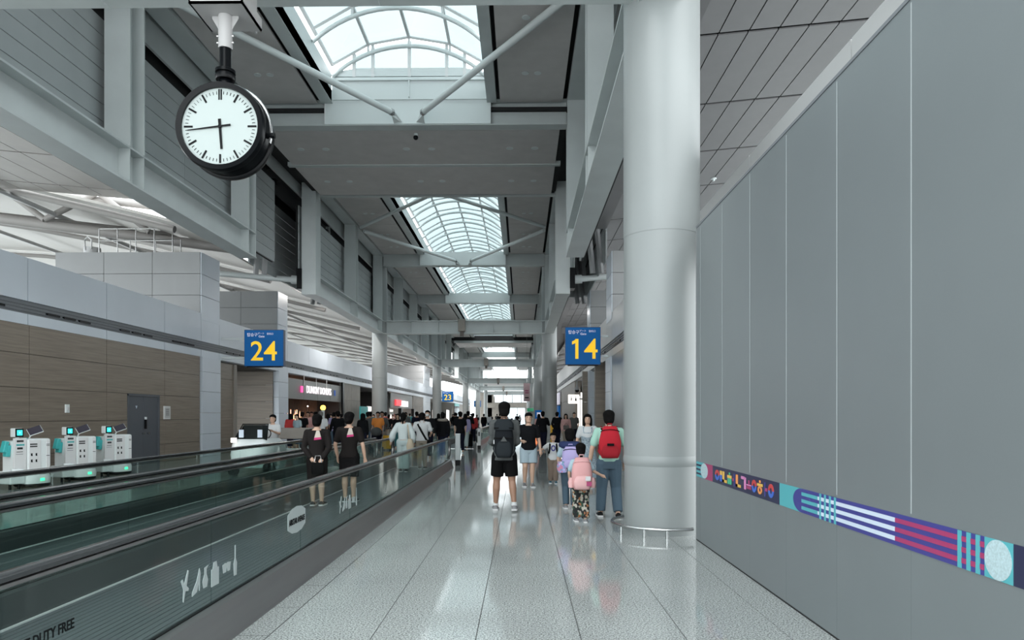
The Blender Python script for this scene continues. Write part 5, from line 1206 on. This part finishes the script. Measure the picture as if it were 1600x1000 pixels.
# --- 10 couple further along the walkway
P, J = person('woman in loose white blouse and pale wide trousers on the walkway', (-3.20, 19.0, .02), 0, 1.58, dict(armL=((-.08, 0, -.15), (-.11, .02, -.27)), armR=((.06, 0, -.16), (.07, .04, -.29))),
    ('long', 'blouse_white', dict(hem=.55, g=.02, loose=.02)), ('trousers', 'pants_pale', dict(g=.02, wide=.02)), hair='lowpony', vox=.014, fine=False, fem=1)
t = worn('tote_bag', 'cream canvas tote bag on the shoulder of the woman in white', 'bag', P, J)
q = MB(); q.stack([(.20, -.08, .60, .09, .05), (.20, -.08, .72, .11, .07), (.19, -.06, .90, .05, .04)], 14); add(q.mesh('sack', M['tote_cream'], 60), 'sack', t); q = MB(); q.tube([(.18, -.10, .88), (.13, -.09, 1.28), (.12, .03, 1.32)], [(.015, .005)]*3, 6); add(q.mesh('strap', M['tote_cream']), 'strap', t)
P, J = person('man in white polo shirt with a black crossbody strap on the walkway', (-2.83, 20.0, .02), 0, 1.60, dict(armR=((.05, .02, -.16), (.02, .12, -.20)), armL=((-.05, 0, -.16), (-.02, .1, -.22))),
    ('short', 'shirt_white', dict(hem=.50, g=.018, collar=1)), ('trousers', 'khaki', dict(g=.014)), hair='short', build=1.12, vox=.014, fine=False)
t = worn('crossbody_bag', 'black crossbody bag strap over the white polo shirt', 'bag', P, J)
q = MB(); q.tube([(-.13, .02, 1.33), (-.11, -.10, 1.28), (0, -.145, 1.08), (.13, -.12, .85), (.16, -.06, .80)], [(.028, .006)]*5, 8, up=(0,1,0)); add(q.mesh('strap', M['strap_black']), 'strap', t); q = MB(); q.box(.12, .24, -.08, .06, .70, .84); add(q.mesh('pouch', M['strap_black']), 'pouch', t)
# ================================================================ service robots by the wooden wall
def robot(y, x, label, near):
    t = thing('service_robot', label, 'robot', (x, y, 0), math.radians(-22)); t.scale = (.94, .88, .94); ROOT[t.name] = (0, 0, 0)
    def A(q, nm, m, sm=None, par=t, bev=0):
        o = add(q.mesh(nm, M[m], sm), nm, par)
        if bev: b = o.modifiers.new('b', 'BEVEL'); b.width = bev; b.segments = 3
        return o
    # local frame: front faces +x (towards the walkway), +y runs away from the camera
    q = MB(); q.stack([(0, .12, .03, .30, .33), (0, .12, .06, .32, .35), (0, .12, .10, .31, .34)], 28, 3); A(q, 'wheel_base', 'black', 40)
    q = MB(); q.stack([(0, .12, .10, .31, .34), (0, .12, .22, .32, .35), (0, .12, .30, .29, .33)], 28, 3); A(q, 'bumper', 'white', 60)
    q = MB(); q.box(-.24, .24, -.16, .42, .30, 1.12); A(q, 'body', 'white', None, t, .05)
    q = MB(); q.box(.235, .25, -.12, .16, .33, 1.09); A(q, 'front_panel_left', 'white2', None, t, .01)
    q = MB(); q.box(.242, .252, .30, .38, .33, 1.09); A(q, 'side_label_field', 'white2')
    for z in (.98, .95, .72): q = MB(); q.box(.252, .256, .29, .37, z, z+.012); A(q, 'side_label', 'decaldark')
    q = MB(); q.box(-.20, .20, -.45, -.20, .30, 1.08); A(q, 'left_tower', 'white', None, t, .03)
    q = MB(); q.box(.18, .235, -.46, -.17, .34, 1.14); P_ = A(q, 'poster_panel', 'white2', None, t, .008)
    for z, h_, m_, a, b in ((1.05, .045, 'decaldark', -.40, -.24), (.97, .04, 'teal', -.41, -.22), (.89, .045, 'decaldark', -.39, -.26), (.83, .012, 'decaldark', -.41, -.22), (.78, .01, 'groove', -.42, -.21)):
        n = 5 if h_ > .03 else 1
        for k in range(n): q = MB(); u0 = a+(b-a)*k/n; q.box(.235, .239, u0, u0+(b-a)/n*.78, z, z+h_); A(q, 'printed_text', m_)
    for z in (.98, .93): 
        for k in range(5): q = MB(); q.box(.25, .254, -.10+k*.035, -.10+k*.035+.028, z, z+.03); A(q, 'printed_text', 'decaldark')
    for z in (.62, .76):
        for u in (-.06, .05): q = MB(); q.prism([(u-.02, z-.03), (u+.02, z-.03), (u+.012, z+.01), (u+.02, z+.03), (u-.02, z+.03)], 'x', .25, .254); A(q, 'printed_icon', 'decaldark')
    # head screen
    q = MB(); q.tube([(.10, -.30, 1.08), (.10, -.30, 1.18)], .04, 12); A(q, 'neck', 'white', 40)
    q = MB(); q.box(.0, .17, -.40, -.20, 1.16, 1.36); A(q, 'head_case', 'white', None, t, .02)
    q = MB(); q.box(.165, .185, -.395, -.205, 1.165, 1.355); hd_ = A(q, 'head_bezel', 'black', None, t, .01)
    q = MB(); q.box(.185, .19, -.362, -.238, 1.20, 1.32); A(q, 'head_screen', 'screen', None, hd_)
    q = MB(); q.box(.19, .193, -.31, -.29, 1.245, 1.275); A(q, 'screen_dot', 'signwhite', None, hd_)
    # tilted tablet on an arm
    q = MB(); q.tube([(.05, -.02, 1.05), (.08, .06, 1.26)], .018, 8); A(q, 'tablet_arm', 'white', 60)
    R = Matrix.Rotation(math.radians(48), 3, 'Y') @ Matrix.Rotation(math.radians(30), 3, 'X')
    q = MB(); q.cbox((.10, .12, 1.30), (.20, .30, .03), R.to_3x3()); tb = A(q, 'tablet_case', 'white', None, t, .008)
    q = MB(); q.cbox(Vector((.10, .12, 1.30))+R @ Vector((0, 0, .018)), (.185, .28, .006), R.to_3x3()); A(q, 'tablet_screen', 'screen_d', None, tb)
    # teal scanner wings
    for (u, a, z) in ((-.56, .5, .95), (-.50, .25, .86), (-.10, .0, 1.08)):
        q = MB(); q.cbox((.05, u, z), (.14, .09, .26 if u < -.2 else .12), Matrix.Rotation(-a*.5, 3, 'X')); A(q, 'teal_holder', 'teal', None, t, .015)
    q = MB(); q.box(.29, .325, .10, .20, .16, .22); A(q, 'green_light', 'ledgreen')
    q = MB(); q.tube([(.22, -.52, .42), (.26, -.36, .42), (.30, -.30, .40)], .05, 10); A(q, 'white_arm', 'white', 60)
    q = MB(); q.box(-.22, .24, -.55, -.20, .12, .40); A(q, 'luggage_step', 'white', None, t, .03)
    for u in (-.5, -.3): q = MB(); q.tube([(.15, u, 0), (.15, u, .12)], .03, 10); A(q, 'caster', 'black', 40)
robot(14.95, -10.6, 'white service robot with teal screen, nearest and leftmost of three', 0)
robot(16.6, -10.6, 'white service robot with teal screen, middle of three by the wooden wall', 1)
robot(18.15, -10.6, 'white service robot with teal screen, farthest of three, before the grey door', 2)

# ================================================================ electric cart and its driver
t = thing('electric_cart', 'white electric passenger cart with dark windscreen beyond the walkways', 'cart', (-6.95, 18.6, 0))
q = MB(); q.stack([(-6.95, 18.6, .22, .50, .9), (-6.95, 18.6, .55, .54, .95), (-6.95, 18.55, .82, .52, .80), (-6.95, 18.5, .94, .44, .60)], 24, 4); q.build('body_shell', M['white'], t, smooth=40)
q = MB(); q.box(-7.45, -6.45, 19.3, 21.3, .30, .55); q.build('rear_floor', M['white'], t, bevel=.04)
q = MB(); q.add([(-7.34, 17.95, .93), (-6.56, 17.95, .93), (-6.60, 18.2, 1.30), (-7.22, 18.2, 1.30), (-7.34, 17.97, .93), (-6.56, 17.97, .93), (-6.60, 18.22, 1.30), (-7.22, 18.22, 1.30)], [(0,1,2,3), (7,6,5,4), (0,4,5,1), (1,5,6,2), (2,6,7,3), (3,7,4,0)]); q.build('windscreen', glass_mat('cart_screen', (.16, .17, .18), .1), t)
MB().tube([(-7.36, 17.95, .92), (-7.24, 18.2, 1.32), (-6.58, 18.2, 1.32), (-6.54, 17.95, .92)], .018, 6).build('screen_frame', M['black'], t)
for x in (-7.2, -6.72): MB().box(x-.06, x+.06, 17.98, 18.0, .98, 1.18).build('paper_notice', M['whitep'], t)
MB().box(-7.36, -7.24, 17.72, 17.8, .86, .98).build('headlight', M['whitelamp'], t)
for x in (-7.4, -6.5):
    for y in (18.0, 20.8): MB().tube([(x-.07, y, .22), (x+.07, y, .22)], .22, 18).build('wheel', M['black'], t, smooth=30)
MB().box(-7.3, -6.6, 19.2, 19.7, .5, .72).build('driver_seat', M['tower'], t, bevel=.03)
MB().tube([(-6.85, 18.9, .9), (-6.85, 18.7, 1.05)], .02, 6).build('steering_column', M['black'], t)
q = MB(); q.tube([(-6.85+.15*math.cos(a), 18.72+.05*math.sin(a), 1.05+.14*math.sin(a)) for a in [2*PI*i/16 for i in range(17)]], .014, 6, up=(0,1,0)); q.build('steering_wheel', M['black'], t)
sit = dict(legL=((0, .24), (0, .24)), legR=((0, .24), (0, .24)), armL=((-.04, .08, -.13), (.02, .25, -.08)), armR=((.04, .08, -.13), (-.02, .25, -.08)))
def seated(label, loc, rz, h, top, hair='long', seat=.72, **k):
    pose = sit; J = skeleton(h, pose); 
    drop = 0
    p = thing('person', label, 'person', (loc[0], loc[1], seat-J['hip']+.06), rz); ROOT[p.name] = (0, 0, 0)
    for nm in 'LR':
        hp, kn, an = J['leg'+nm]; J['leg'+nm] = (hp, Vector((hp.x, .24*h, J['hip']-.01*h)), Vector((hp.x, .26*h, J['hip']-.23*h)))
    add(body_mesh(J, SK, .014, True), 'body', p); add(shirt_mesh(J, M[top], .014, sleeve='short'), 'shirt', p)
    b = MB(); torso(b, J, .01, z1=.56*h)
    for nm in 'LR': hp, kn, an = J['leg'+nm]; limb(b, [hp, kn, an], [.064*h, .045*h, .034*h], 12)
    add(fuse(b, 'trousers', M['dark_navy'], .014, 3, .5), 'trousers', p); add(hair_mesh(J, HAIR, hair, .014), 'hair', p); face(J, p)
    return p, J
seated('cart driver in a white shirt seated behind the dark windscreen', (-6.9, 19.45), PI, 1.60, 'shirt_white', 'short')
t = thing('barrier_counter', 'long beige low counter behind the cart in front of the shops', 'counter', (-8.0, 24, 0))
MB().box(-9.0, -7.1, 23.7, 24.3, .75, 1.12).build('counter_top', M['stone'], t, bevel=.03); 
for x in (-8.8, -7.4): MB().box(x, x+.15, 23.8, 24.2, 0, .75).build('leg', M['tower'], t)
# globe lamp post
t = thing('globe_lamp', 'yellow glowing globe lamp on a slim grey post in the crowd', 'lamp', (-8.35, 29.5, 0))
MB().tube([(-8.35, 29.5, 0), (-8.35, 29.5, 1.8)], .07, 10).build('post', M['steel'], t, smooth=60); MB().ball((-8.35, 29.5, 1.87), .11, 16, 10).build('globe', M['yellamp'], t, smooth=60); MB().tube([(-8.35, 29.5, 0), (-8.35, 29.5, .05)], .2, 16).build('foot', M['black'], t)
# hanging pink banner, green exit band, yellow floor stand, poster stand
t = thing('hanging_banner', 'pale pink banner with dark print hanging beside the far right columns', 'banner', (.65, 88, 4.0))
MB().box(.25, 1.05, 88, 88.04, 3.3, 5.55).build('cloth', M['banner'], t)
for z in (4.55, 4.3, 3.7): MB().box(.42, .88, 87.98, 88, z, z+.14).build('print_line', M['magenta'] if z > 4 else M['decaldark'], t)
MB().tube([(.2, 88.02, 5.57), (1.1, 88.02, 5.57)], .03, 6).build('rod', M['chrome'], t); MB().tube([(.65, 88.02, 5.57), (.65, 88.02, 12.06)], .015, 5).build('cord', M['chrome'], t)
t = thing('exit_band_sign', 'green direction band wrapped on the far right column', 'sign', (1.83, 117.3, 2.2))
MB().box(.9, 2.5, 117.4, 117.52, 2.2, 2.75).build('panel', M['green'], t); MB().box(2.0, 2.3, 117.36, 117.4, 2.35, 2.6).build('pictogram', M['whitelamp'], t); MB().box(.88, 2.52, 117.5, 117.55, 2.17, 2.78).build('frame', M['white2'], t)
t = thing('yellow_stand', 'yellow folding floor stand at the foot of the first right column', 'stand', (1.95, 41.5, 0))
for y in (41.3, 41.7): MB().cbox((1.95, y, .48), (.50, .03, .98), Matrix.Rotation(.18*(1 if y < 41.5 else -1), 3, 'X')).build('panel', M['yplastic'], t)
MB().box(1.85, 2.05, 41.4, 41.6, .93, .97).build('handle', M['black'], t); MB().cbox((1.95, 41.2, .5), (.30, .01, .5), Matrix.Rotation(.18, 3, 'X')).build('print_panel', M['black'], t)
t = thing('poster_stand', 'blue and orange poster stand left of the first right column', 'stand', (1.5, 60, 0))
MB().box(1.15, 1.85, 60, 60.08, 1.15, 2.0).build('blue_field', M['signblue'], t); MB().box(1.15, 1.85, 60, 60.08, .3, 1.15).build('orange_field', M['orangelit'], t); MB().box(1.45, 1.55, 60, 60.08, 0, .3).build('foot', M['black'], t); MB().box(1.3, 1.7, 59.98, 60, 1.4, 1.8).build('white_print', M['signwhite'], t)

# ================================================================ far end of the hall
eb_ = struct('wall_back')
MB().box(-14, -9.6, 228, 229, 0, 9.2).build('wall_block', M['stone'], eb_); MB().box(2.2, 8, 228, 229, 0, 9.2).build('wall_block', M['stone'], eb_)
MB().box(-11.5, 2.5, 227.5, 229, 4.0, 5.6).build('gallery_band', M['stone'], eb_)
MB().box(-11.5, -6.5, 228, 229, 0, 4.0).build('wall_block', M['stone'], eb_); MB().box(1.2, 2.5, 228, 229, 0, 4.0).build('wall_block', M['stone'], eb_)
MB().prism([(-11.5, 5.6), (-8.6, 5.6), (-9.3, 9.4), (-11.0, 9.4)], 'y', 228, 229).build('splayed_pier', M['stone'], eb_)
for nm, z0, z1, xs in (('window_1', 5.7, 9.4, (-8.8, -5.9, -3.0, -.1, 2.5)), ('window_2', .2, 4.0, (-6.5, -3.9, -1.4, 1.2))):
    wn = struct(nm, 'bright far window row ' + ('above' if nm == 'window_1' else 'below') + ' the brown gallery band')
    for a, b in zip(xs[:-1], xs[1:]): MB().box(a+.12, b-.12, 228.4, 228.45, z0+.1, z1-.1).build('pane', M['winglass'], wn)
    for x in xs: MB().box(x-.12, x+.12, 228.2, 228.6, z0, z1).build('mullion', M['steel'], wn)
    for z in (z0, z1): MB().box(xs[0], xs[-1], 228.2, 228.6, z-.1, z+.1).build('transom', M['steel'], wn)
MB().box(-16, 10, 168, 230, 9.6, 9.9).build('far_ceiling', M['ceil'], struct('ceiling_far'))
# ================================================================ crowd
CR = []
def tmpl(tag_, h, pose, top, bottom, hair, fem=0, skirtkw=None, facing=False, pack=False):
    J = skeleton(h, pose, False, 1.1-.06*fem); D = {}
    D['body'] = body_mesh(J, SK, .026, False, dec=.6); D['shirt'] = shirt_mesh(J, M['tee_black'], .024, sleeve=top, fem=fem, g=.02, dec=.6)
    D['trousers'] = trouser_mesh(J, M['dark_navy'], .024, dec=.6, g=.018, length=bottom) if bottom else skirt_mesh(J, M['dark_navy'], .2, .05)
    D['hair'] = hair_mesh(J, HAIR, hair, .022); 
    if pack: q = MB(); q.stack([(0, -.20, .98, .10, .05), (0, -.2, 1.05, .15, .09), (0, -.2, 1.3, .15, .09), (0, -.2, 1.4, .1, .05)], 14, 3); D['backpack'] = q.mesh('backpack', M['pack_dark'], 60)
    return D
stride = dict(legL=((0, .05), (0, .08)), legR=((0, .0), (0, -.09)), liftR=.01)
T = [tmpl('a', 1.70, stride, 'short', 1.0, 'short'), tmpl('b', 1.62, {}, 'long', 1.0, 'long', 1), tmpl('c', 1.72, dict(armR=((.05, .05, -.14), (.0, .18, -.10)), armL=((-.05, .0, -.16), (-.04, .1, -.27))), 'long', 1.0, 'short'),
     tmpl('d', 1.60, stride, 'short', 0, 'lowpony', 1), tmpl('e', 1.74, {}, 'short', .8, 'fringe'), tmpl('f', 1.64, stride, 'long', 1.0, 'bun', 1)]
TOPN = {'tee_black': 'black top', 'tee_white': 'white top', 'tee_grey': 'dark grey top', 'orange_top': 'orange top', 'pink_top': 'pale pink top', 'red_top': 'red top', 'dark_navy': 'navy top', 'hoodie_beige': 'beige top', 'teal_top': 'dark teal top', 'lav_top': 'lavender top', 'blouse_white': 'loose white top', 'tee_pale_blue': 'pale blue top'}
BOTN = {'dark_navy': 'dark trousers', 'jeans': 'jeans', 'khaki': 'khaki trousers', 'shorts_black': 'black bottoms', 'pants_pale': 'pale trousers', 'teal_top': 'green bottoms'}
def extra(px, Y, ti, top, bot, rz, label, z=0, skin=None, hm=None, group=None, pack=None, X=None):
    x = (px-815)/1100*Y if X is None else X
    if 33 < Y < 62.5 or 71 < Y < 109:
        lanes = [(-2.97, .35)]+([(-5.05, .32)] if Y < 63 else []); 
        if -4.2 < x < -1.7 or (Y < 63 and -6.3 < x < -3.9):
            opts = [max(c-r, min(c+r, x)) for c, r in lanes]+[-1.6, -6.6 if Y < 63 else -4.3]; x = min(opts, key=lambda v: abs(v-x)); 
            if any(abs(x-c) <= r+.01 for c, r in lanes): z = .03
    p = thing('person', label, 'person', (x, Y, z), rz, group); ROOT[p.name] = (0, 0, 0)
    for k, me in T[ti].items():
        o = add(me, k, p)
        mm = {'shirt': M[top], 'trousers': M[bot], 'body': skin, 'hair': hm}.get(k)
        if mm: o.material_slots[0].link = 'OBJECT'; o.material_slots[0].material = mm
    if pack:
        t = thing('backpack', pack[1], 'backpack', (x, Y, z), rz); ROOT[t.name] = (0, 0, 0)
        q = MB(); q.stack([(0, -.20, .98, .10, .05), (0, -.2, 1.05, .15, .09), (0, -.2, 1.3, .15, .09), (0, -.2, 1.4, .1, .05)], 14, 3); add(q.mesh('main_bag', M[pack[0]], 60), 'main_bag', t)
        for s in (-1, 1): q = MB(); q.tube([(s*.09, -.13, 1.32), (s*.1, 0, 1.44), (s*.1, .12, 1.3), (s*.15, -.05, 1.05)], [(.02, .01)]*4, 6); add(q.mesh('strap', M[pack[0]]), 'strap', t)
    return p
E = extra
E(692, 25.5, 5, 'tee_black', 'dark_navy', 0, 'woman in black coat with beige hood beyond the walkway end', group=None)
t = thing('hood_collar', 'beige hood round the neck of the woman in black', 'hood', ((692-815)/1100*25.5, 25.5, 1.38)); q = MB(); q.tube([((692-815)/1100*25.5+.15*math.sin(a), 25.5-.10*math.cos(a)-.02, 1.38) for a in [math.radians(d) for d in range(-150, 151, 30)]], .055, 8, up=(0,0,1)); q.build('fleece', M['hoodie_beige'], t, smooth=60)
E(668, 25.0, 2, 'tee_black', 'dark_navy', PI, 'masked man in black t-shirt facing us beyond the couple')
xm = (668-815)/1100*25.0; t = thing('face_mask', 'white face mask on the man in black beyond the couple', 'mask', (xm, 24.88, 1.55)); MB().ball((xm, 24.885, 1.56), (.065, .03, .05)).build('cloth', M['tee_white'], t, smooth=60)
E(719, 29.0, 0, 'tee_black', 'dark_navy', .3, 'person in black striding away just past the square sensor post')
E(738, 34.5, 2, 'tee_black', 'dark_navy', .2, 'tall figure all in black beside the far sensor post')
E(747, 38, 5, 'red_top', 'dark_navy', 0, 'person with a touch of red behind the figure in black')
E(727, 33, 1, 'lav_top', 'pants_pale', 0, 'person in lavender and pale trousers near the far sensor post')
E(790, 60, 0, 'tee_pale_blue', 'khaki', 0, 'far person in pale blue shirt with dark strap, left of the backpack man')
E(700, 40, 1, 'tee_black', 'jeans', 0, 'dark haired person walking away left of the far sensor post')
E(884, 35, 1, 'pink_top', 'khaki', PI, 'woman in pale pink top in front of the restroom sign')
E(870.5, 37, 2, 'tee_black', 'dark_navy', -.3, 'man in black beside the yellow stand at the right column')
E(897, 38.5, 0, 'tee_grey', 'dark_navy', PI, 'man in dark grey under the restroom sign')
E(848, 31, 2, 'tee_black', 'dark_navy', .0, 'man in black half hidden behind the man in the black t-shirt')
E(842, 40, 1, 'pink_top', 'jeans', 0, 'person in pale pink behind the man in the black t-shirt')
xx = (884-815)/1100*35; t = thing('handbag', 'brown handbag held by the woman in pale pink', 'handbag', (xx, 34.75, .8)); MB().box(xx-.14, xx+.14, 34.68, 34.8, .85, 1.05).build('bag_body', M['slat'], t, bevel=.02); MB().tube([(xx-.1, 34.74, 1.04), (xx, 34.74, 1.18), (xx+.1, 34.74, 1.04)], .012, 6).build('handle', M['slat'], t)
# people in front of the shops, left to right in the photograph
row = [(463, 30, 3, 'tee_pale_blue', 'jeans', 2.6, 'seated-looking woman in pale blue at the left end of the shop queue'), (471, 31.5, 0, 'tee_black', 'dark_navy', 0, 'man in black right behind the woman in pale blue'), (452, 33, 1, 'red_top', 'dark_navy', 0, 'person in red at the left end of the slatted shop'),
       (500, 27, 0, 'tee_white', 'khaki', .4, 'grey-haired person in a white top behind the left uniformed woman'), (480, 34, 2, 'pink_top', 'jeans', PI, 'person in pale pink in the shop queue under the header lettering'), (492, 35, 4, 'tee_grey', 'dark_navy', 0, 'person in dark grey deep in the shop queue'),
       (512, 34, 1, 'tee_black', 'dark_navy', .5, 'long-haired person in black right of the globe lamp'), (521, 33.5, 0, 'lav_top', 'jeans', 0, 'person in lavender in the queue left of the right uniformed woman'), (527, 28, 2, 'tee_black', 'dark_navy', .6, 'man in black close behind the queue, left of the right uniformed woman'),
       (516, 36, 3, 'pink_top', 'dark_navy', PI, 'woman in pale pink far in the shop queue'), (566, 27.5, 1, 'tee_black', 'dark_navy', -.3, 'long-haired woman all in black right of the uniformed women'), (574, 32, 0, 'tee_grey', 'jeans', 0, 'man in dark grey between the black-clad woman and the column'),
       (578, 36, 2, 'teal_top', 'dark_navy', 0, 'person in dark teal at the left edge of the first column'), (590, 30.5, 0, 'orange_top', 'dark_navy', PI, 'man in orange top in front of the first left column'), (596.5, 32, 2, 'tee_grey', 'khaki', PI, 'man in dark grey beside the man in orange'),
       (607, 40, 3, 'tee_black', 'khaki', 0, 'woman in black just right of the first left column'), (621, 33, 1, 'tee_black', 'teal_top', PI, 'woman in black top and green bottoms near the orange display'), (629.5, 45, 4, 'tee_white', 'khaki', 0, 'man in white t-shirt before the red shop sign'),
       (613, 50, 3, 'pink_top', 'jeans', PI, 'shop assistant in pink under the red sign, left'), (618, 52, 5, 'pink_top', 'dark_navy', PI, 'shop assistant in pink under the red sign, right'), (648, 40, 2, 'tee_grey', 'dark_navy', PI, 'man in dark grey right of the white-clad couple'),
       (643, 36, 0, 'dark_navy', 'dark_navy', .2, 'man in navy behind the white-clad couple'), (655, 48, 5, 'tee_black', 'jeans', 0, 'person in black before the taupe wall left of the second column'), (634, 60, 1, 'tee_black', 'dark_navy', 0, 'person in black deep in front of the red shop'),
       (699, 55, 3, 'tee_grey', 'jeans', PI, 'woman in dark grey right of the second left column'), (704, 58, 0, 'tee_black', 'dark_navy', 0, 'man in black under the gate 23 sign'), (711, 62, 1, 'pink_top', 'dark_navy', 0, 'person in pale pink right under the gate 23 sign'), (716, 50, 2, 'tee_black', 'jeans', 0, 'man in black left of the third left column'),
       (731, 66, 0, 'tee_black', 'dark_navy', 0, 'man in black between the third and fourth left columns'), (736, 80, 4, 'dark_navy', 'khaki', 0, 'far man in navy between the third and fourth left columns'), (756, 60, 5, 'tee_black', 'dark_navy', 0, 'far woman in black right of the fourth left column'), (762, 72, 1, 'tee_white', 'jeans', 0, 'far woman in white left of the bright end window'),
       (781, 66, 2, 'tee_black', 'dark_navy', 0, 'far man in black left of the pale blue shirt'), (776, 95, 0, 'tee_grey', 'dark_navy', 0, 'very far man in dark grey before the end window'), (769, 100, 3, 'dark_navy', 'jeans', 0, 'very far woman in navy before the end window'), (824, 85, 4, 'tee_black', 'jeans', 0, 'very far man in black right of the backpack man'),
       (812, 110, 1, 'tee_white', 'dark_navy', 0, 'tiny far figure in white behind the backpack man'), (808, 90, 2, 'tee_black', 'dark_navy', 0, 'tiny far man in black behind the backpack man'), (533, 38, 5, 'tee_grey', 'dark_navy', 0, 'person in dark grey at the right end of the slatted shop'), (486, 38, 4, 'red_top', 'dark_navy', PI, 'shop worker in red behind the queue'),
       (504, 39, 1, 'pink_top', 'jeans', PI, 'shop worker in pale pink behind the globe lamp'), (583, 44, 3, 'tee_white', 'dark_navy', PI, 'person in white at the dark opening left of the first column'), (602, 43, 4, 'red_top', 'jeans', 0, 'person in red half hidden by the first left column'), (640, 66, 2, 'teal_top', 'jeans', 0, 'far person in dark teal before the red shop'),
       (664, 62, 0, 'tee_black', 'dark_navy', 0, 'far person in black left of the second column foot'), (691, 46, 4, 'hoodie_beige', 'dark_navy', 0, 'person in beige right of the second left column foot'), (745, 72, 3, 'tee_black', 'jeans', 0, 'far woman in black between the fourth and fifth left columns')]
for r_ in row:
    E(*r_[:6], r_[6], skin=(None if r_[2] % 2 else SKD), hm=HAIRG if r_[0] == 500 else None)
# orange rucksack straps man, stroller, luggage
def suitcase(px, Y, m, label):
    x = (px-815)/1100*Y; t = thing('suitcase', label, 'suitcase', (x, Y, 0))
    MB().box(x-.2, x+.2, Y-.13, Y+.13, .06, .66).build('shell', M[m], t, bevel=.04)
    for dx in (-.15, .15):
        for dy in (-.09, .09): MB().tube([(x+dx-.015, Y+dy, .03), (x+dx+.015, Y+dy, .03)], .03, 8).build('wheel', M['black'], t)
    MB().tube([(x-.09, Y+.1, .64), (x-.09, Y+.1, 1.0), (x+.09, Y+.1, 1.0), (x+.09, Y+.1, .64)], .01, 6).build('handle', M['chrome'], t)
suitcase(604, 31.2, 'yplastic', 'bright yellow suitcase right of the first left column')
suitcase(732, 33.5, 'tee_black', 'black suitcase beside the tall figure in black')
suitcase(611, 34, 'tower', 'grey suitcase behind the walkway glass near the yellow one')
t = thing('baby_stroller', 'dark baby stroller in front of the man in orange', 'stroller', (-6.15, 29.8, 0))
for x in (-6.45, -5.95):
    MB().tube([(x, 29.6, .1), (x, 30.0, .5), (x, 30.2, 1.0)], .02, 6).build('frame_tube', M['chrome'], t)
    for y in (29.55, 30.1): MB().tube([(x-.02, y, .1), (x+.02, y, .1)], .1, 12).build('wheel', M['black'], t)
MB().box(-6.42, -5.98, 29.6, 30.0, .35, .45).build('seat', M['tee_black'], t, bevel=.02); q = MB(); q.ball((-6.2, 29.95, .85), (.24, .25, .2)); q.build('hood', M['tee_grey'], t, smooth=60)
bpy.context.view_layer.update()

# repeats of one kind share a group phrase
GRP = {'vierendeel_girder': 'long steel girders above the columns', 'cross_beam': 'low cross beams between the column rows', 'roof_beam': 'roof beams under the skylights', 'round_column': 'round white columns of the hall', 'brace_tube': 'brace tubes under the skylights',
       'barrel_skylight': 'barrel skylights over the hall', 'service_tower': 'panelled towers behind the fascias', 'gate_sign': 'blue gate number signs', 'moving_walkway': 'moving walkways down the hall', 'sensor_post': 'sensor posts at the walkway ends', 'service_robot': 'service robots by the wooden wall',
       'suitcase': 'suitcases in the crowd', 'backpack': 'backpacks worn by the walkers', 'person': 'travellers and staff in the hall', 'box_speaker': 'box speakers under the cross beams', 'wood_fin_wall': 'wooden fins on the right', 'light_box': 'light panels under the gate 23 sign', 'light_strip': 'bright strips of the right corridor',
       'neck_scarf': 'scarves of the uniformed women', 'raking_strut': 'dark struts behind the girders', 'tie_pipe': 'tie pipes at the gap'}
for o in C.objects:
    if o.parent is None and 'group' not in o and o.name.split('.')[0] in GRP: o['group'] = GRP[o.name.split('.')[0]]
